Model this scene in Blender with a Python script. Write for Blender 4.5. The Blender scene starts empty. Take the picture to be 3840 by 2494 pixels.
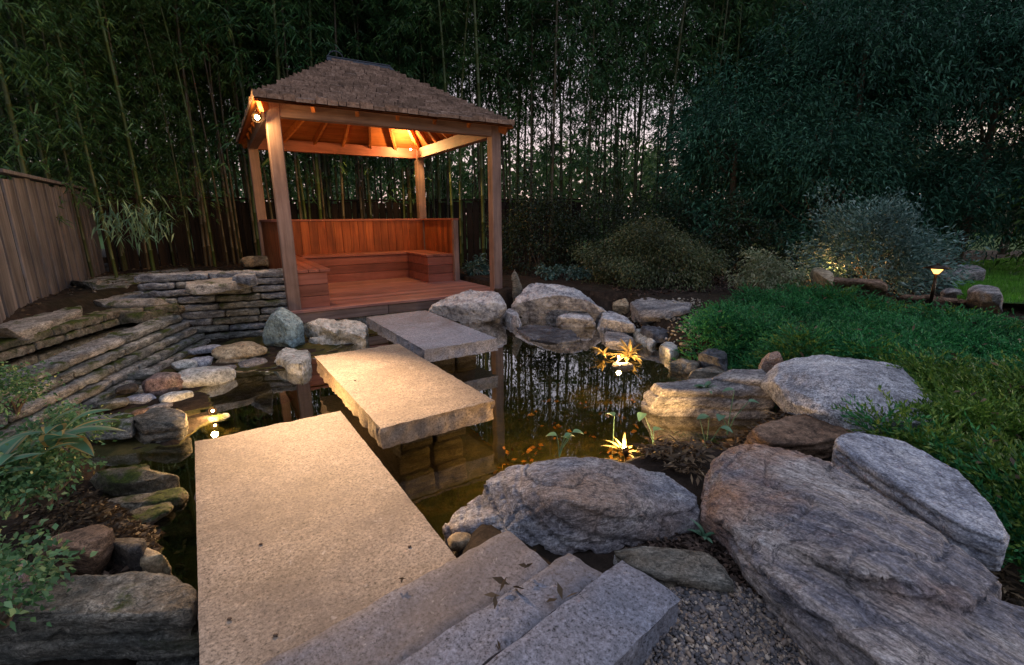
import bpy, bmesh, math, random
import numpy as np
from mathutils import Vector, Matrix, noise
C = bpy.context.scene
COL = C.collection
rng = np.random.default_rng(7)
random.seed(11)
PI = math.pi

# ------------------------------------------------------------------ camera (solved from the photograph)
F, PITCH, ROLL, CAMH = 1790.65, .2348, -.0081, 1.066
def at(x, y, z):
    """point of the place at height z seen at (x, y) of a 2380 px wide view"""
    X, Y = x*1.61345-1920, y*1.61345-1247
    cr, sr = math.cos(ROLL), math.sin(ROLL)
    X, Y = X*cr+Y*sr, -X*sr+Y*cr
    dx, du = X/F, -Y/F
    c, s = math.cos(PITCH), math.sin(PITCH)
    wy, wz = c+du*s, -s+du*c
    t = (z-CAMH)/wz
    return Vector((dx*t, wy*t, z))
def aty(x, y, wyv):
    X, Y = x*1.61345-1920, y*1.61345-1247
    cr, sr = math.cos(ROLL), math.sin(ROLL)
    X, Y = X*cr+Y*sr, -X*sr+Y*cr
    dx, du = X/F, -Y/F
    c, s = math.cos(PITCH), math.sin(PITCH)
    t = wyv/(c+du*s)
    return Vector((dx*t, wyv, CAMH+(-s+du*c)*t))
cam = bpy.data.objects.new('camera', bpy.data.cameras.new('camera'))
COL.objects.link(cam); C.camera = cam
cam.data.sensor_width = 36; cam.data.lens = F/3840*36
cam.data.clip_start = .05; cam.data.clip_end = 2000
rt, up = Vector((1, 0, 0)), Vector((0, math.sin(PITCH), math.cos(PITCH)))
fw = Vector((0, math.cos(PITCH), -math.sin(PITCH)))
cr, ur = rt*math.cos(ROLL)+up*math.sin(ROLL), -rt*math.sin(ROLL)+up*math.cos(ROLL)
M = Matrix((cr, ur, -fw)).transposed().to_4x4(); M.translation = (0, 0, CAMH)
cam.matrix_world = M

# ------------------------------------------------------------------ materials
class NT:
    def __init__(s, name):
        s.m = bpy.data.materials.new(name); s.m.use_nodes = True
        s.t = s.m.node_tree; s.t.nodes.clear()
        s.out = s.n('ShaderNodeOutputMaterial')
    def n(s, typ, **k):
        nd = s.t.nodes.new(typ)
        for a, v in k.items():
            if a.startswith('i_'):
                nd.inputs[int(a[2:]) if a[2:].isdigit() else a[2:].replace('_', ' ')].default_value = v
            else: setattr(nd, a, v)
        return nd
    def l(s, a, b): s.t.links.new(a, b)
    def tex(s, vec, scale, detail=6, rough=.6, dist=0.):
        nd = s.n('ShaderNodeTexNoise'); nd.inputs['Scale'].default_value = scale
        nd.inputs['Detail'].default_value = detail; nd.inputs['Roughness'].default_value = rough
        nd.inputs['Distortion'].default_value = dist
        if vec is not None: s.l(vec, nd.inputs['Vector'])
        return nd.outputs['Fac']
    def ramp(s, fac, stops):
        nd = s.n('ShaderNodeValToRGB'); e = nd.color_ramp.elements
        while len(e) < len(stops): e.new(.5)
        for i, (p, c) in enumerate(stops):
            e[i].position = p
            e[i].color = (*c, 1) if hasattr(c, '__len__') else (c, c, c, 1)
        s.l(fac, nd.inputs['Fac']); return nd.outputs['Color']
    def mix(s, fac, a, b, mode='MIX'):
        nd = s.n('ShaderNodeMix', data_type='RGBA', blend_type=mode)
        for sock, v in ((nd.inputs[0], fac), (nd.inputs[6], a), (nd.inputs[7], b)):
            if hasattr(v, 'is_output') or isinstance(v, bpy.types.NodeSocket): s.l(v, sock)
            elif sock == nd.inputs[0]: sock.default_value = v
            else: sock.default_value = (*v, 1)
        return nd.outputs[2]
    def math(s, op, a, b=0., c=0.):
        nd = s.n('ShaderNodeMath', operation=op)
        for i, v in enumerate((a, b, c)):
            if isinstance(v, bpy.types.NodeSocket): s.l(v, nd.inputs[i])
            else: nd.inputs[i].default_value = v
        return nd.outputs[0]
    def coords(s, scale=(1, 1, 1), offset=True, rot=(0, 0, 0)):
        tc = s.n('ShaderNodeTexCoord'); mp = s.n('ShaderNodeMapping')
        mp.inputs['Scale'].default_value = scale; mp.inputs['Rotation'].default_value = rot
        v = tc.outputs['Object']
        if offset:
            oi = s.n('ShaderNodeObjectInfo'); mu = s.n('ShaderNodeVectorMath', operation='MULTIPLY_ADD')
            cb = s.n('ShaderNodeCombineXYZ')
            for i in range(3): s.l(oi.outputs['Random'], cb.inputs[i])
            s.l(cb.outputs[0], mu.inputs[0]); mu.inputs[1].default_value = (17, 31, 47); s.l(v, mu.inputs[2]); v = mu.outputs[0]
        if any(rot):
            m0 = s.n('ShaderNodeMapping'); m0.inputs['Rotation'].default_value = rot; mp.inputs['Rotation'].default_value = (0, 0, 0); s.l(v, m0.inputs['Vector']); v = m0.outputs[0]
        s.l(v, mp.inputs['Vector']); return mp.outputs[0]
    def bump(s, h, strength, dist, prev=None):
        b = s.n('ShaderNodeBump'); b.inputs['Strength'].default_value = strength; b.inputs['Distance'].default_value = dist
        s.l(h, b.inputs['Height'])
        if prev is not None: s.l(prev, b.inputs['Normal'])
        return b.outputs[0]
    def principled(s, col, rough=.8, normal=None, spec=.3, metallic=0.):
        p = s.n('ShaderNodeBsdfPrincipled')
        if isinstance(col, bpy.types.NodeSocket): s.l(col, p.inputs['Base Color'])
        else: p.inputs['Base Color'].default_value = (*col, 1)
        if isinstance(rough, bpy.types.NodeSocket): s.l(rough, p.inputs['Roughness'])
        else: p.inputs['Roughness'].default_value = rough
        p.inputs['Specular IOR Level'].default_value = spec; p.inputs['Metallic'].default_value = metallic
        if normal is not None: s.l(normal, p.inputs['Normal'])
        s.l(p.outputs[0], s.out.inputs[0]); return p

def rock_mat(name, c, moss=0., scale=3.5, streak=(1, 1, 1), speck=.5, rough=.75, rot=(0, 0, 0), bump=1., stain=None):
    k = NT(name)
    v = k.coords(streak, rot=rot); v1 = k.coords()
    a = k.tex(v, scale, 9, .68, .35)
    col = k.ramp(a, [(.30, c[0]), (.44, c[1]), (.54, c[2]), (.66, c[3] if len(c) > 3 else c[2])])
    b = k.tex(v1, scale*.6, 5, .6)
    if stain: col = k.mix(k.ramp(b, [(.47, 0.), (.62, .85)]), col, stain)
    fl = k.tex(v1, 38, 4, .8, .6); fl2 = k.tex(v1, 17, 6, .8, .8)
    col = k.mix(k.ramp(fl, [(.57, 0.), (.63, .32*min(1, .4+speck))]), col, tuple(min(.75, q*1.2+.03) for q in c[-1]))
    col = k.mix(k.ramp(fl2, [(.37, .7), (.42, 0.)]), col, tuple(q*.7 for q in c[0]))
    f = k.tex(v1, 130, 3, .7)
    col = k.mix(speck, col, k.ramp(f, [(.34, .12), (.47, .42), (.6, .78), (.72, 1.)]), 'OVERLAY')
    g = k.tex(v, 26, 6, .75, .3)
    col = k.mix(1., col, k.ramp(g, [(.3, .08), (.45, .42), (.58, .66), (.7, .85)]), 'OVERLAY')
    vn = k.n('ShaderNodeTexVoronoi', feature='DISTANCE_TO_EDGE'); vn.inputs['Scale'].default_value = scale*1.6; wv = k.n('ShaderNodeVectorMath', operation='MULTIPLY_ADD'); nn_ = k.n('ShaderNodeTexNoise'); nn_.inputs['Scale'].default_value = 7; nn_.inputs['Detail'].default_value = 6; k.l(v, nn_.inputs['Vector']); k.l(nn_.outputs['Color'], wv.inputs[0]); wv.inputs[1].default_value = (.45, .45, .45); k.l(v, wv.inputs[2]); k.l(wv.outputs[0], vn.inputs['Vector'])
    ck = k.ramp(vn.outputs['Distance'], [(.0, 0.), (.035, 1.)]); col = k.mix(k.math('MULTIPLY', k.math('SUBTRACT', 1., ck), .55), col, tuple(q*.6 for q in c[0]))
    if moss > 0:
        gm = k.n('ShaderNodeNewGeometry'); sp = k.n('ShaderNodeSeparateXYZ'); k.l(gm.outputs['Normal'], sp.inputs[0])
        mz = k.math('MULTIPLY', k.ramp(sp.outputs[2], [(0., .25), (.7, 1.)]), k.ramp(k.tex(v1, 4.5, 7, .65), [(.62-.2*moss, 0.), (.70-.2*moss, 1.)]))
        mc = k.ramp(k.tex(v1, 55, 4, .7), [(.3, (.012, .022, .004)), (.6, (.06, .09, .012)), (.75, (.12, .14, .02))])
        col = k.mix(mz, col, mc)
    n = k.bump(a, .6*bump, .04); n = k.bump(ck, .5*bump, .01, n); n = k.bump(g, .9*bump, .016, n); n = k.bump(fl2, .7*bump, .01, n); n = k.bump(f, .35*bump, .003, n)
    k.principled(col, rough, n); return k.m

RM = {
 'grey': rock_mat('grey_rock', [(.07,.07,.08),(.19,.19,.2),(.32,.31,.31),(.48,.46,.43)], streak=(1, 1.6, 3), rot=(.5,.3,.4)),
 'pale': rock_mat('pale_rock', [(.12,.12,.14),(.36,.37,.4),(.58,.59,.61),(.74,.73,.71)], speck=.35, scale=5),
 'fore': rock_mat('foreground_boulder', [(.07,.078,.1),(.19,.205,.25),(.33,.345,.39),(.5,.5,.5)], streak=(1, 2.6, 4.5), rot=(.1,.25,.15), stain=(.3,.22,.17), scale=2.6),
 'slabby': rock_mat('brown_grey_slab', [(.07,.075,.1),(.2,.2,.235),(.36,.325,.31),(.55,.53,.53)], streak=(.8, 3.6, 3.6), rot=(0,0,1.06), stain=(.42,.23,.13), scale=2.2),
 'granite': rock_mat('speckled_granite', [(.14,.15,.18),(.27,.285,.32),(.39,.405,.44),(.5,.51,.53)], speck=.95, scale=3, bump=.7),
 'bluegrey': rock_mat('blue_grey_slab', [(.15,.17,.23),(.28,.31,.38),(.42,.45,.52),(.52,.54,.58)], streak=(2,1,3), speck=.6),
 'blue': rock_mat('blue_stone', [(.1,.15,.17),(.17,.25,.28),(.25,.35,.38),(.34,.43,.44)], speck=.25, scale=2.5, bump=.6),
 'tan': rock_mat('tan_stone', [(.13,.1,.065),(.25,.2,.13),(.36,.3,.2),(.45,.4,.29)], speck=.3, scale=3, moss=.15, bump=.5),
 'brown': rock_mat('brown_stone', [(.06,.04,.028),(.14,.09,.06),(.23,.15,.1),(.3,.21,.15)], scale=4, streak=(1,1,3)),
 'purple': rock_mat('purple_stone', [(.08,.055,.055),(.16,.11,.11),(.24,.18,.17),(.3,.25,.23)], scale=4),
 'white': rock_mat('pale_cobble', [(.2,.21,.2),(.36,.38,.36),(.5,.52,.5),(.62,.62,.6)], speck=.3, scale=4, bump=.5),
 'mossy': rock_mat('mossy_stone', [(.05,.045,.035),(.11,.1,.075),(.19,.17,.13),(.3,.27,.22)], moss=.75, scale=4),
 'wall': rock_mat('wall_flagstone', [(.05,.055,.052),(.15,.16,.158),(.28,.29,.28),(.46,.47,.44)], moss=.55, scale=5, streak=(1,1,4)),
 'wallblue': rock_mat('blue_wall_flagstone', [(.06,.07,.085),(.17,.19,.23),(.3,.33,.37),(.5,.52,.54)], moss=.2, scale=5, streak=(1,1,4)),
 'cap': rock_mat('cap_flagstone', [(.09,.088,.08),(.22,.215,.2),(.35,.34,.32),(.5,.49,.46)], moss=.3, scale=4, streak=(1,1,3)),
 'darkwet': rock_mat('dark_wet_stone', [(.02,.022,.03),(.05,.055,.07),(.09,.1,.12),(.15,.16,.18)], rough=.35, scale=4),
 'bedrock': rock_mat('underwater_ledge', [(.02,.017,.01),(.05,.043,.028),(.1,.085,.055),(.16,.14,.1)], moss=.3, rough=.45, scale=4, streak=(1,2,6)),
 'darktop': rock_mat('black_edged_stone', [(.02,.02,.025),(.04,.04,.045),(.07,.065,.06),(.13,.11,.085)], scale=4),
 'fallen': rock_mat('lichened_boulder', [(.04,.045,.042),(.1,.105,.095),(.19,.185,.16),(.34,.32,.27)], scale=3.2, streak=(1,1.5,3), stain=(.16,.12,.075), moss=.12),
}
def granite_slab_mat(name, a, b, dark):
    k = NT(name); v = k.coords(); big = k.tex(v, 2.2, 6, .6)
    col = k.mix(k.ramp(big, [(.35, 0.), (.65, 1.)]), a, b)
    sp = k.tex(v, 95, 5, .85); sp2 = k.tex(v, 30, 5, .75)
    col = k.mix(1., col, k.ramp(sp, [(.36, dark), (.46, .42), (.55, .56), (.68, .9)]), 'OVERLAY')
    col = k.mix(.6, col, k.ramp(sp2, [(.3, .25), (.5, .5), (.68, .72)]), 'OVERLAY')
    st = k.tex(v, 7, 5, .6)
    col = k.mix(k.ramp(st, [(.6, 0.), (.72, .28)]), col, (.06, .055, .06))
    gr_ = k.tex(v, 1.1, 6, .7, .5); col = k.mix(k.ramp(gr_, [(.38, .6), (.55, 0.)]), col, (.13, .105, .09))
    col = k.mix(k.ramp(k.tex(v, 16, 4, .8, 1.), [(.64, 0.), (.68, .3)]), col, (.6, .55, .5))
    n = k.bump(sp, .5, .002); n = k.bump(sp2, .35, .006, n)
    k.principled(col, .72, n, .3); return k.m
M_SLAB = granite_slab_mat('pink_granite_slab', (.25, .195, .14), (.32, .255, .195), .05)
M_SLABG = granite_slab_mat('grey_granite_slab', (.25, .26, .30), (.31, .32, .36), .1)
M_STEP = granite_slab_mat('mauve_granite_step', (.21, .185, .185), (.2, .205, .235), .02)
M_STEPB = granite_slab_mat('blue_granite_step', (.165, .185, .235), (.22, .215, .24), .02)

def wood_mat(name, c0, c1, c2, axis=2, rough=.6, fine=18, tint=True):
    k = NT(name); s = [fine, fine, fine]; s[axis] = 1.1
    v = k.coords(tuple(s)); g = k.tex(v, 1., 9, .7, .6)
    col = k.ramp(g, [(.28, c0), (.5, c1), (.72, c2)])
    v2 = k.coords(); w = k.tex(v2, 2.5, 4, .6)
    col = k.mix(.6, col, k.ramp(w, [(.3, .28), (.5, .5), (.7, .66)]), 'OVERLAY')
    if tint:
        gm = k.n('ShaderNodeNewGeometry')
        col = k.mix(.55, col, k.ramp(gm.outputs['Random Per Island'], [(0., .25), (.5, .5), (1., .68)]), 'OVERLAY')
    n = k.bump(g, .5, .004)
    k.principled(col, rough, n, .3); return k.m
M_POST = wood_mat('weathered_post_wood', (.12, .075, .062), (.21, .14, .118), (.3, .215, .185), 2)
M_BEAM = wood_mat('beam_wood', (.12, .075, .062), (.21, .14, .118), (.3, .215, .185), 0)
M_BEAMV = wood_mat('side_beam_wood', (.12, .075, .062), (.21, .14, .118), (.3, .215, .185), 1)
M_CEDAR = wood_mat('red_cedar_boards', (.11, .026, .009), (.26, .068, .02), (.4, .13, .04), 2, .5)
M_CEDARH = wood_mat('red_cedar_seat', (.15, .045, .03), (.25, .085, .06), (.34, .13, .095), 0, .5)
M_CEIL = wood_mat('cedar_ceiling', (.2, .055, .014), (.34, .105, .027), (.46, .17, .05), 0, .6)
M_DECK = wood_mat('deck_boards', (.2, .085, .07), (.3, .145, .125), (.4, .23, .21), 0, .35)
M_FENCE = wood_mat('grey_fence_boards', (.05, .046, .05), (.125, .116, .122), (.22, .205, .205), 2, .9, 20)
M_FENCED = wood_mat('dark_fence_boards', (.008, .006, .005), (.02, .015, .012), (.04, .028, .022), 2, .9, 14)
M_SHINGLE = wood_mat('cedar_shingles', (.09, .058, .042), (.26, .175, .13), (.48, .35, .28), 1, .85, 30)
def plain(name, c, rough=.6, metallic=0., bump=0.):
    k = NT(name); v = k.coords(); g = k.tex(v, 30, 5, .7)
    col = k.mix(.5, c, k.ramp(g, [(.3, .25), (.7, .75)]), 'OVERLAY')
    k.principled(col, rough, k.bump(g, .3, .003) if bump else None, .4, metallic); return k.m
M_METAL = plain('bronze_metal', (.05, .035, .025), .4, .9)
M_RIDGE = plain('zinc_ridge_metal', (.06, .07, .09), .6, .4)
def emit(name, c, s):
    k = NT(name); e = k.n('ShaderNodeEmission'); e.inputs[0].default_value = (*c, 1); e.inputs[1].default_value = s
    k.l(e.outputs[0], k.out.inputs[0]); return k.m
M_BULB = emit('lit_lens', (1, .72, .36), 60.)

def leaf_mat(name, c, trans=.3, rough=.45, rnd=.35, spec=.4):
    k = NT(name); gm = k.n('ShaderNodeNewGeometry'); oi = k.n('ShaderNodeObjectInfo')
    col = k.ramp(gm.outputs['Random Per Island'], [(0., c[0]), (.45, c[1]), (.85, c[2]), (1., c[3] if len(c) > 3 else c[2])])
    col = k.mix(rnd, col, k.ramp(oi.outputs['Random'], [(0., (.3, .36, .3)), (.5, .5), (1., (.68, .66, .5))]), 'OVERLAY')
    v = k.coords(offset=False); col = k.mix(.7, col, k.ramp(k.tex(v, 1.6, 4, .6), [(.3, .2), (.5, .5), (.7, .75)]), 'OVERLAY')
    p = k.n('ShaderNodeBsdfPrincipled'); k.l(col, p.inputs['Base Color']); p.inputs['Roughness'].default_value = rough
    p.inputs['Specular IOR Level'].default_value = spec
    t = k.n('ShaderNodeBsdfTranslucent'); k.l(col, t.inputs[0])
    m = k.n('ShaderNodeMixShader'); m.inputs[0].default_value = trans
    k.l(p.outputs[0], m.inputs[1]); k.l(t.outputs[0], m.inputs[2]); k.l(m.outputs[0], k.out.inputs[0]); return k.m
L_BAM = leaf_mat('bamboo_leaves', [(.02, .075, .03), (.045, .14, .05), (.085, .22, .07), (.16, .27, .09)])
L_BAMN = leaf_mat('near_bamboo_leaves', [(.02, .065, .018), (.05, .13, .035), (.095, .21, .065), (.16, .27, .08)])
L_LAUREL = leaf_mat('evergreen_leaves', [(.01, .05, .034), (.025, .095, .06), (.05, .16, .095), (.1, .24, .16)], .15, .5, .35, .2)
L_HEDGE = leaf_mat('dark_hedge_leaves', [(.008, .018, .009), (.015, .033, .015), (.027, .055, .02), (.06, .055, .03)], .15)
L_MAPLE = leaf_mat('laceleaf_foliage', [(.025, .045, .02), (.06, .095, .04), (.12, .15, .075), (.24, .22, .14)], .25)
L_SILVER = leaf_mat('silver_green_leaves', [(.03, .075, .065), (.085, .18, .16), (.19, .33, .3), (.36, .5, .48)], .25)
L_VARIEG = leaf_mat('variegated_leaves', [(.08, .13, .07), (.17, .22, .13), (.3, .34, .24), (.4, .42, .33)], .25)
L_JUNI = leaf_mat('juniper_needles', [(.01, .08, .03), (.025, .18, .055), (.05, .27, .08), (.1, .32, .09)], .2, .6)
L_JUNI2 = leaf_mat('yellow_green_juniper', [(.03, .09, .012), (.08, .19, .025), (.16, .28, .04), (.28, .36, .07)], .2, .6)
L_GRASS = leaf_mat('lawn_grass', [(.05, .2, .015), (.1, .32, .03), (.16, .42, .05)], .3)
L_BRIGHT = leaf_mat('yellowgreen_tree_leaves', [(.02, .06, .008), (.04, .1, .014), (.07, .15, .02)], .35)
L_DEAD = leaf_mat('dead_leaves', [(.03, .02, .013), (.07, .048, .028), (.14, .095, .055), (.27, .2, .12)], .15, .7)
L_BARK = leaf_mat('mulch_chips', [(.018, .012, .01), (.04, .026, .02), (.075, .048, .035), (.13, .09, .07)], 0., .85)
L_HOSTA = leaf_mat('hosta_leaf', [(.045, .13, .09), (.07, .19, .12), (.1, .24, .14)], .25, .4, .1)
L_WATERP = leaf_mat('water_plant_leaf', [(.06, .16, .09), (.1, .22, .14), (.14, .28, .18)], .25, .4)
L_YELLOWP = leaf_mat('straw_plant_leaf', [(.2, .15, .05), (.35, .26, .1), (.45, .36, .15)], .3)
M_LICHEN = plain('twig_bark', (.11, .085, .06), .85, 0, 1)
def culm_mat(name, a, b):
    k = NT(name); oi = k.n('ShaderNodeObjectInfo'); v = k.coords((3, 3, .6)); g = k.tex(v, 3, 5, .6)
    col = k.mix(oi.outputs['Random'], a, b); col = k.mix(.7, col, k.ramp(g, [(.3, .25), (.7, .7)]), 'OVERLAY')
    k.principled(col, .45, None, .4); return k.m
M_CULM = culm_mat('green_bamboo_culm', (.05, .085, .02), (.09, .11, .032))
M_CULMT = culm_mat('tan_bamboo_culm', (.1, .085, .05), (.06, .05, .03))
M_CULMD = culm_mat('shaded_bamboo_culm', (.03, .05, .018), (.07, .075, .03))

# ------------------------------------------------------------------ mesh helpers
def link(name, me, mat, parent=None, smooth=False):
    o = bpy.data.objects.new(name, me); COL.objects.link(o)
    if mat is not None and len(me.materials) == 0: me.materials.append(mat)
    if smooth: me.shade_smooth()
    if parent is not None: o.parent = parent
    return o
def tag(o, label=None, cat=None, group=None, kind=None):
    if label: o['label'] = label
    if cat: o['category'] = cat
    if group: o['group'] = group
    if kind: o['kind'] = kind
    return o
def thing(name, label, cat, loc=(0, 0, 0), rotz=0, group=None):
    o = bpy.data.objects.new(name, None); COL.objects.link(o); o.empty_display_size = .1
    o.location = loc; o.rotation_euler = (0, 0, rotz); return tag(o, label, cat, group)
def dup(root, loc, rot=(0, 0, 0), sc=(1, 1, 1)):
    r = root.copy(); COL.objects.link(r); r.location = loc; r.rotation_euler = rot; r.scale = sc
    for ch in root.children:
        c = ch.copy(); COL.objects.link(c); c.parent = r
    return r
def npmesh(name, V, Fc):
    """V (n,3), Fc (m,k) constant face size"""
    me = bpy.data.meshes.new(name); V = np.ascontiguousarray(V, dtype=np.float32); Fc = np.ascontiguousarray(Fc, dtype=np.int32)
    m, k = Fc.shape
    me.vertices.add(len(V)); me.vertices.foreach_set('co', V.ravel())
    me.loops.add(m*k); me.loops.foreach_set('vertex_index', Fc.ravel())
    me.polygons.add(m); me.polygons.foreach_set('loop_start', np.arange(0, m*k, k, dtype=np.int32))
    me.polygons.foreach_set('loop_total', np.full(m, k, dtype=np.int32))
    me.update(calc_edges=True); return me
def bm_mesh(name, bm):
    me = bpy.data.meshes.new(name); bm.to_mesh(me); bm.free(); return me
def nrm(a): return a/np.maximum(np.linalg.norm(a, axis=-1, keepdims=True), 1e-9)
def unit(n): return nrm(rng.normal(size=(n, 3)))
def leaf_quads(P, D, L, W, droop=.25, mid=.4):
    n = len(P); D = nrm(D); S = nrm(np.cross(D, unit(n))); N = np.cross(S, D)
    L = np.broadcast_to(np.asarray(L, float).reshape(-1, 1), (n, 1)); W = np.broadcast_to(np.asarray(W, float).reshape(-1, 1), (n, 1))
    T = P+D*L; T[:, 2] -= (L*droop)[:, 0]
    m = P+D*L*mid
    V = np.stack([P, m+S*W/2, T, m-S*W/2], 1).reshape(-1, 3)
    return V, np.arange(4*n).reshape(n, 4)
def join(parts):
    Vs, Fs, o = [], [], 0
    for V, Fc in parts: Vs.append(V); Fs.append(Fc+o); o += len(V)
    return np.concatenate(Vs), np.concatenate(Fs)
def tube(pts, rad, sides=6):
    """quads along a polyline"""
    pts = np.asarray(pts, float); n = len(pts); rad = np.broadcast_to(np.asarray(rad, float), (n,))
    T = nrm(np.gradient(pts, axis=0)); ref = np.array([0, 0, 1.]) if abs(T[0][2]) < .9 else np.array([1., 0, 0])
    V = []
    for i in range(n):
        a = nrm(np.cross(T[i], ref)); b = np.cross(T[i], a)
        for k in range(sides):
            th = 2*PI*k/sides; V.append(pts[i]+rad[i]*(a*math.cos(th)+b*math.sin(th)))
    Fc = []
    for i in range(n-1):
        for k in range(sides):
            q = i*sides+k; r = i*sides+(k+1) % sides
            Fc.append((q, r, r+sides, q+sides))
    return np.array(V), np.array(Fc)
def box(bm, x0, x1, y0, y1, z0, z1, M=None):
    v = [bm.verts.new(Vector(p)) for p in ((x0,y0,z0),(x1,y0,z0),(x1,y1,z0),(x0,y1,z0),(x0,y0,z1),(x1,y0,z1),(x1,y1,z1),(x0,y1,z1))]
    for f in ((3,2,1,0),(4,5,6,7),(0,1,5,4),(1,2,6,5),(2,3,7,6),(3,0,4,7)): bm.faces.new([v[i] for i in f])
    if M is not None: bmesh.ops.transform(bm, matrix=M, verts=v)
    return v
def bevel_all(bm, w, seg=1):
    bmesh.ops.bevel(bm, geom=list(bm.edges), offset=w, segments=seg, affect='EDGES', profile=.6)
def cyl(bm, p0, p1, r0, r1, seg=12, caps=True):
    p0, p1 = Vector(p0), Vector(p1); d = p1-p0
    M = Matrix.Translation((p0+p1)/2) @ d.to_track_quat('Z', 'Y').to_matrix().to_4x4()
    bmesh.ops.create_cone(bm, cap_ends=caps, segments=seg, radius1=r0, radius2=r1, depth=d.length, matrix=M)

_tmp = bpy.data.objects.new('temporary', bpy.data.meshes.new('temporary')); COL.objects.link(_tmp)
_rm = _tmp.modifiers.new('r', 'REMESH'); _rm.mode = 'VOXEL'
def remesh(bm, voxel):
    me = _tmp.data; me.clear_geometry(); bm.to_mesh(me); bm.free(); _rm.voxel_size = voxel
    _tmp.data.update(); dg = bpy.context.evaluated_depsgraph_get(); dg.update()
    return bpy.data.meshes.new_from_object(_tmp.evaluated_get(dg))
def roughen(me, amp, freq, seed, strata=0., sdir=(0, 0, 1), smooth=2, crack=.0, facets=0, fs=1.):
    bm = bmesh.new(); bm.from_mesh(me)
    for _ in range(smooth): bmesh.ops.smooth_vert(bm, verts=bm.verts, factor=.5, use_axis_x=True, use_axis_y=True, use_axis_z=True)
    if facets:
        V = np.array([v.co[:] for v in bm.verts]); r_ = np.random.default_rng(int(seed*97)+3); ext = np.linalg.norm(V.max(0)-V.min(0))
        for _ in range(facets):
            n_ = r_.normal(size=3)*np.array([1, 1, .8]); n_ /= np.linalg.norm(n_); h_ = V @ n_; cut = h_.max()-ext*r_.uniform(.012, .06)*fs
            m_ = h_ > cut; V[m_] -= ((h_-cut)*.92)[m_, None]*n_
        for v, c_ in zip(bm.verts, V): v.co = c_
    bm.normal_update(); o = Vector((seed*3.7, seed*1.3, -seed*2.1)); sd = Vector(sdir).normalized(); mv = []
    for v in bm.verts:
        p = v.co+o
        d = noise.fractal(p*freq, .9, 2.1, 3)*amp
        d += (.3-abs(noise.fractal(p*freq*3.1, .8, 2.1, 4)))*amp*.6
        if crack: 
            q = abs(noise.noise(p*freq*.9+Vector((5, 5, 5))))
            if q < .05: d -= crack*(1-q/.05)
        if strata:
            t = (p.dot(sd)+noise.noise(p*1.7)*.06)/strata; fr = t-math.floor(t)
            d += strata*.16*(1 if fr > .25 else -1)*max(0., 1-abs(v.normal.dot(sd)))
        mv.append(v.normal*d)
    for v, d in zip(bm.verts, mv): v.co += d
    bm.to_mesh(me); bm.free(); return me
_seed = [0]
def hull(bm, pts):
    vs = [bm.verts.new(p) for p in pts]
    r = bmesh.ops.convex_hull(bm, input=vs)
    bmesh.ops.delete(bm, geom=[g for g in r['geom_interior'] if isinstance(g, bmesh.types.BMVert)], context='VERTS')
def rock(name, label, cat, hulls, mat, voxel=None, amp=.02, freq=5., strata=0., sdir=(0, 0, 1), group=None, smooth=2, crack=0., facets=16, fs=1.):
    _seed[0] += 1
    allp = [p for h in hulls for p in h]
    c = sum(allp, Vector())/len(allp); zmin = min(p.z for p in allp); c.z = zmin
    size = max((p-c).length for p in allp)
    bm = bmesh.new()
    for h in hulls: hull(bm, [p-c for p in h])
    me = remesh(bm, voxel or max(.008, size/42))
    me.name = name
    roughen(me, amp, freq, _seed[0], strata, sdir, smooth, crack, facets, fs)
    o = link(name, me, RM[mat] if isinstance(mat, str) else mat, None, True); o.location = c
    return tag(o, label, cat, group)
def H(top, zt, bot=(), zb=-.3, depth=.15, mid=(), sink=0.):
    """one hull: top outline at zt (x, y[, z]), visible foot at zb, and a foot behind the top"""
    P = [at(p[0], p[1], p[2] if len(p) > 2 else zt) for p in top]
    c = sum(P, Vector())/len(P)
    Q = list(P)
    for p in P:
        d = Vector((p.x, p.y, 0)).normalized()
        Q.append(Vector((p.x+d.x*depth, p.y+d.y*depth, zb)))
        if not bot: Q.append(Vector((p.x-(c.x-p.x)*sink, p.y-(c.y-p.y)*sink, zb)))
    for p in bot:
        q = at(p[0], p[1], p[2] if len(p) > 2 else zb); Q.append(q); Q.append(q-Vector((0, 0, .1)))
    for p in mid: Q.append(at(*p))
    return Q
def ell(x, y, w, h, zb, flat=None, rz=0.):
    """cobble: centre and size in the view, standing at zb -> hull points"""
    b = at(x, y+h*.42, zb); d = math.hypot(b.x, b.y); k = 1.61345/F*(d*1.02)
    rx = w/2*k; rh = max(h*k*.62, .25*rx) if flat is None else flat
    ry = rx*.75; c = Vector((b.x, b.y, zb))+Vector((b.x, b.y, 0)).normalized()*ry*.6
    a = math.atan2(b.y, b.x)-PI/2; P = []
    for i in range(46):
        v = Vector(noise.random_unit_vector()); 
        v = Vector([math.copysign(abs(t)**.8, t) for t in v])
        q = Vector((v.x*rx, v.y*ry, 0)); q.rotate(Matrix.Rotation(a+rz, 3, 'Z'))
        P.append(c+q+Vector((0, 0, (v.z*.5+.35)*rh*1.15)))
    return P
noise.seed_set(5)
def cobble(x, y, w, h, zb, mat, label, group='cobbles along the pond edge', flat=None, rz=0., amp=.012, name='cobble', cat='stone'):
    p = ell(x, y, w, h, zb, flat, rz)
    s = max((a-p[0]).length for a in p)
    return rock(name, label, cat, [p], mat, voxel=max(.007, s/22), amp=amp, freq=7, group=group, smooth=2, facets=9)

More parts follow.
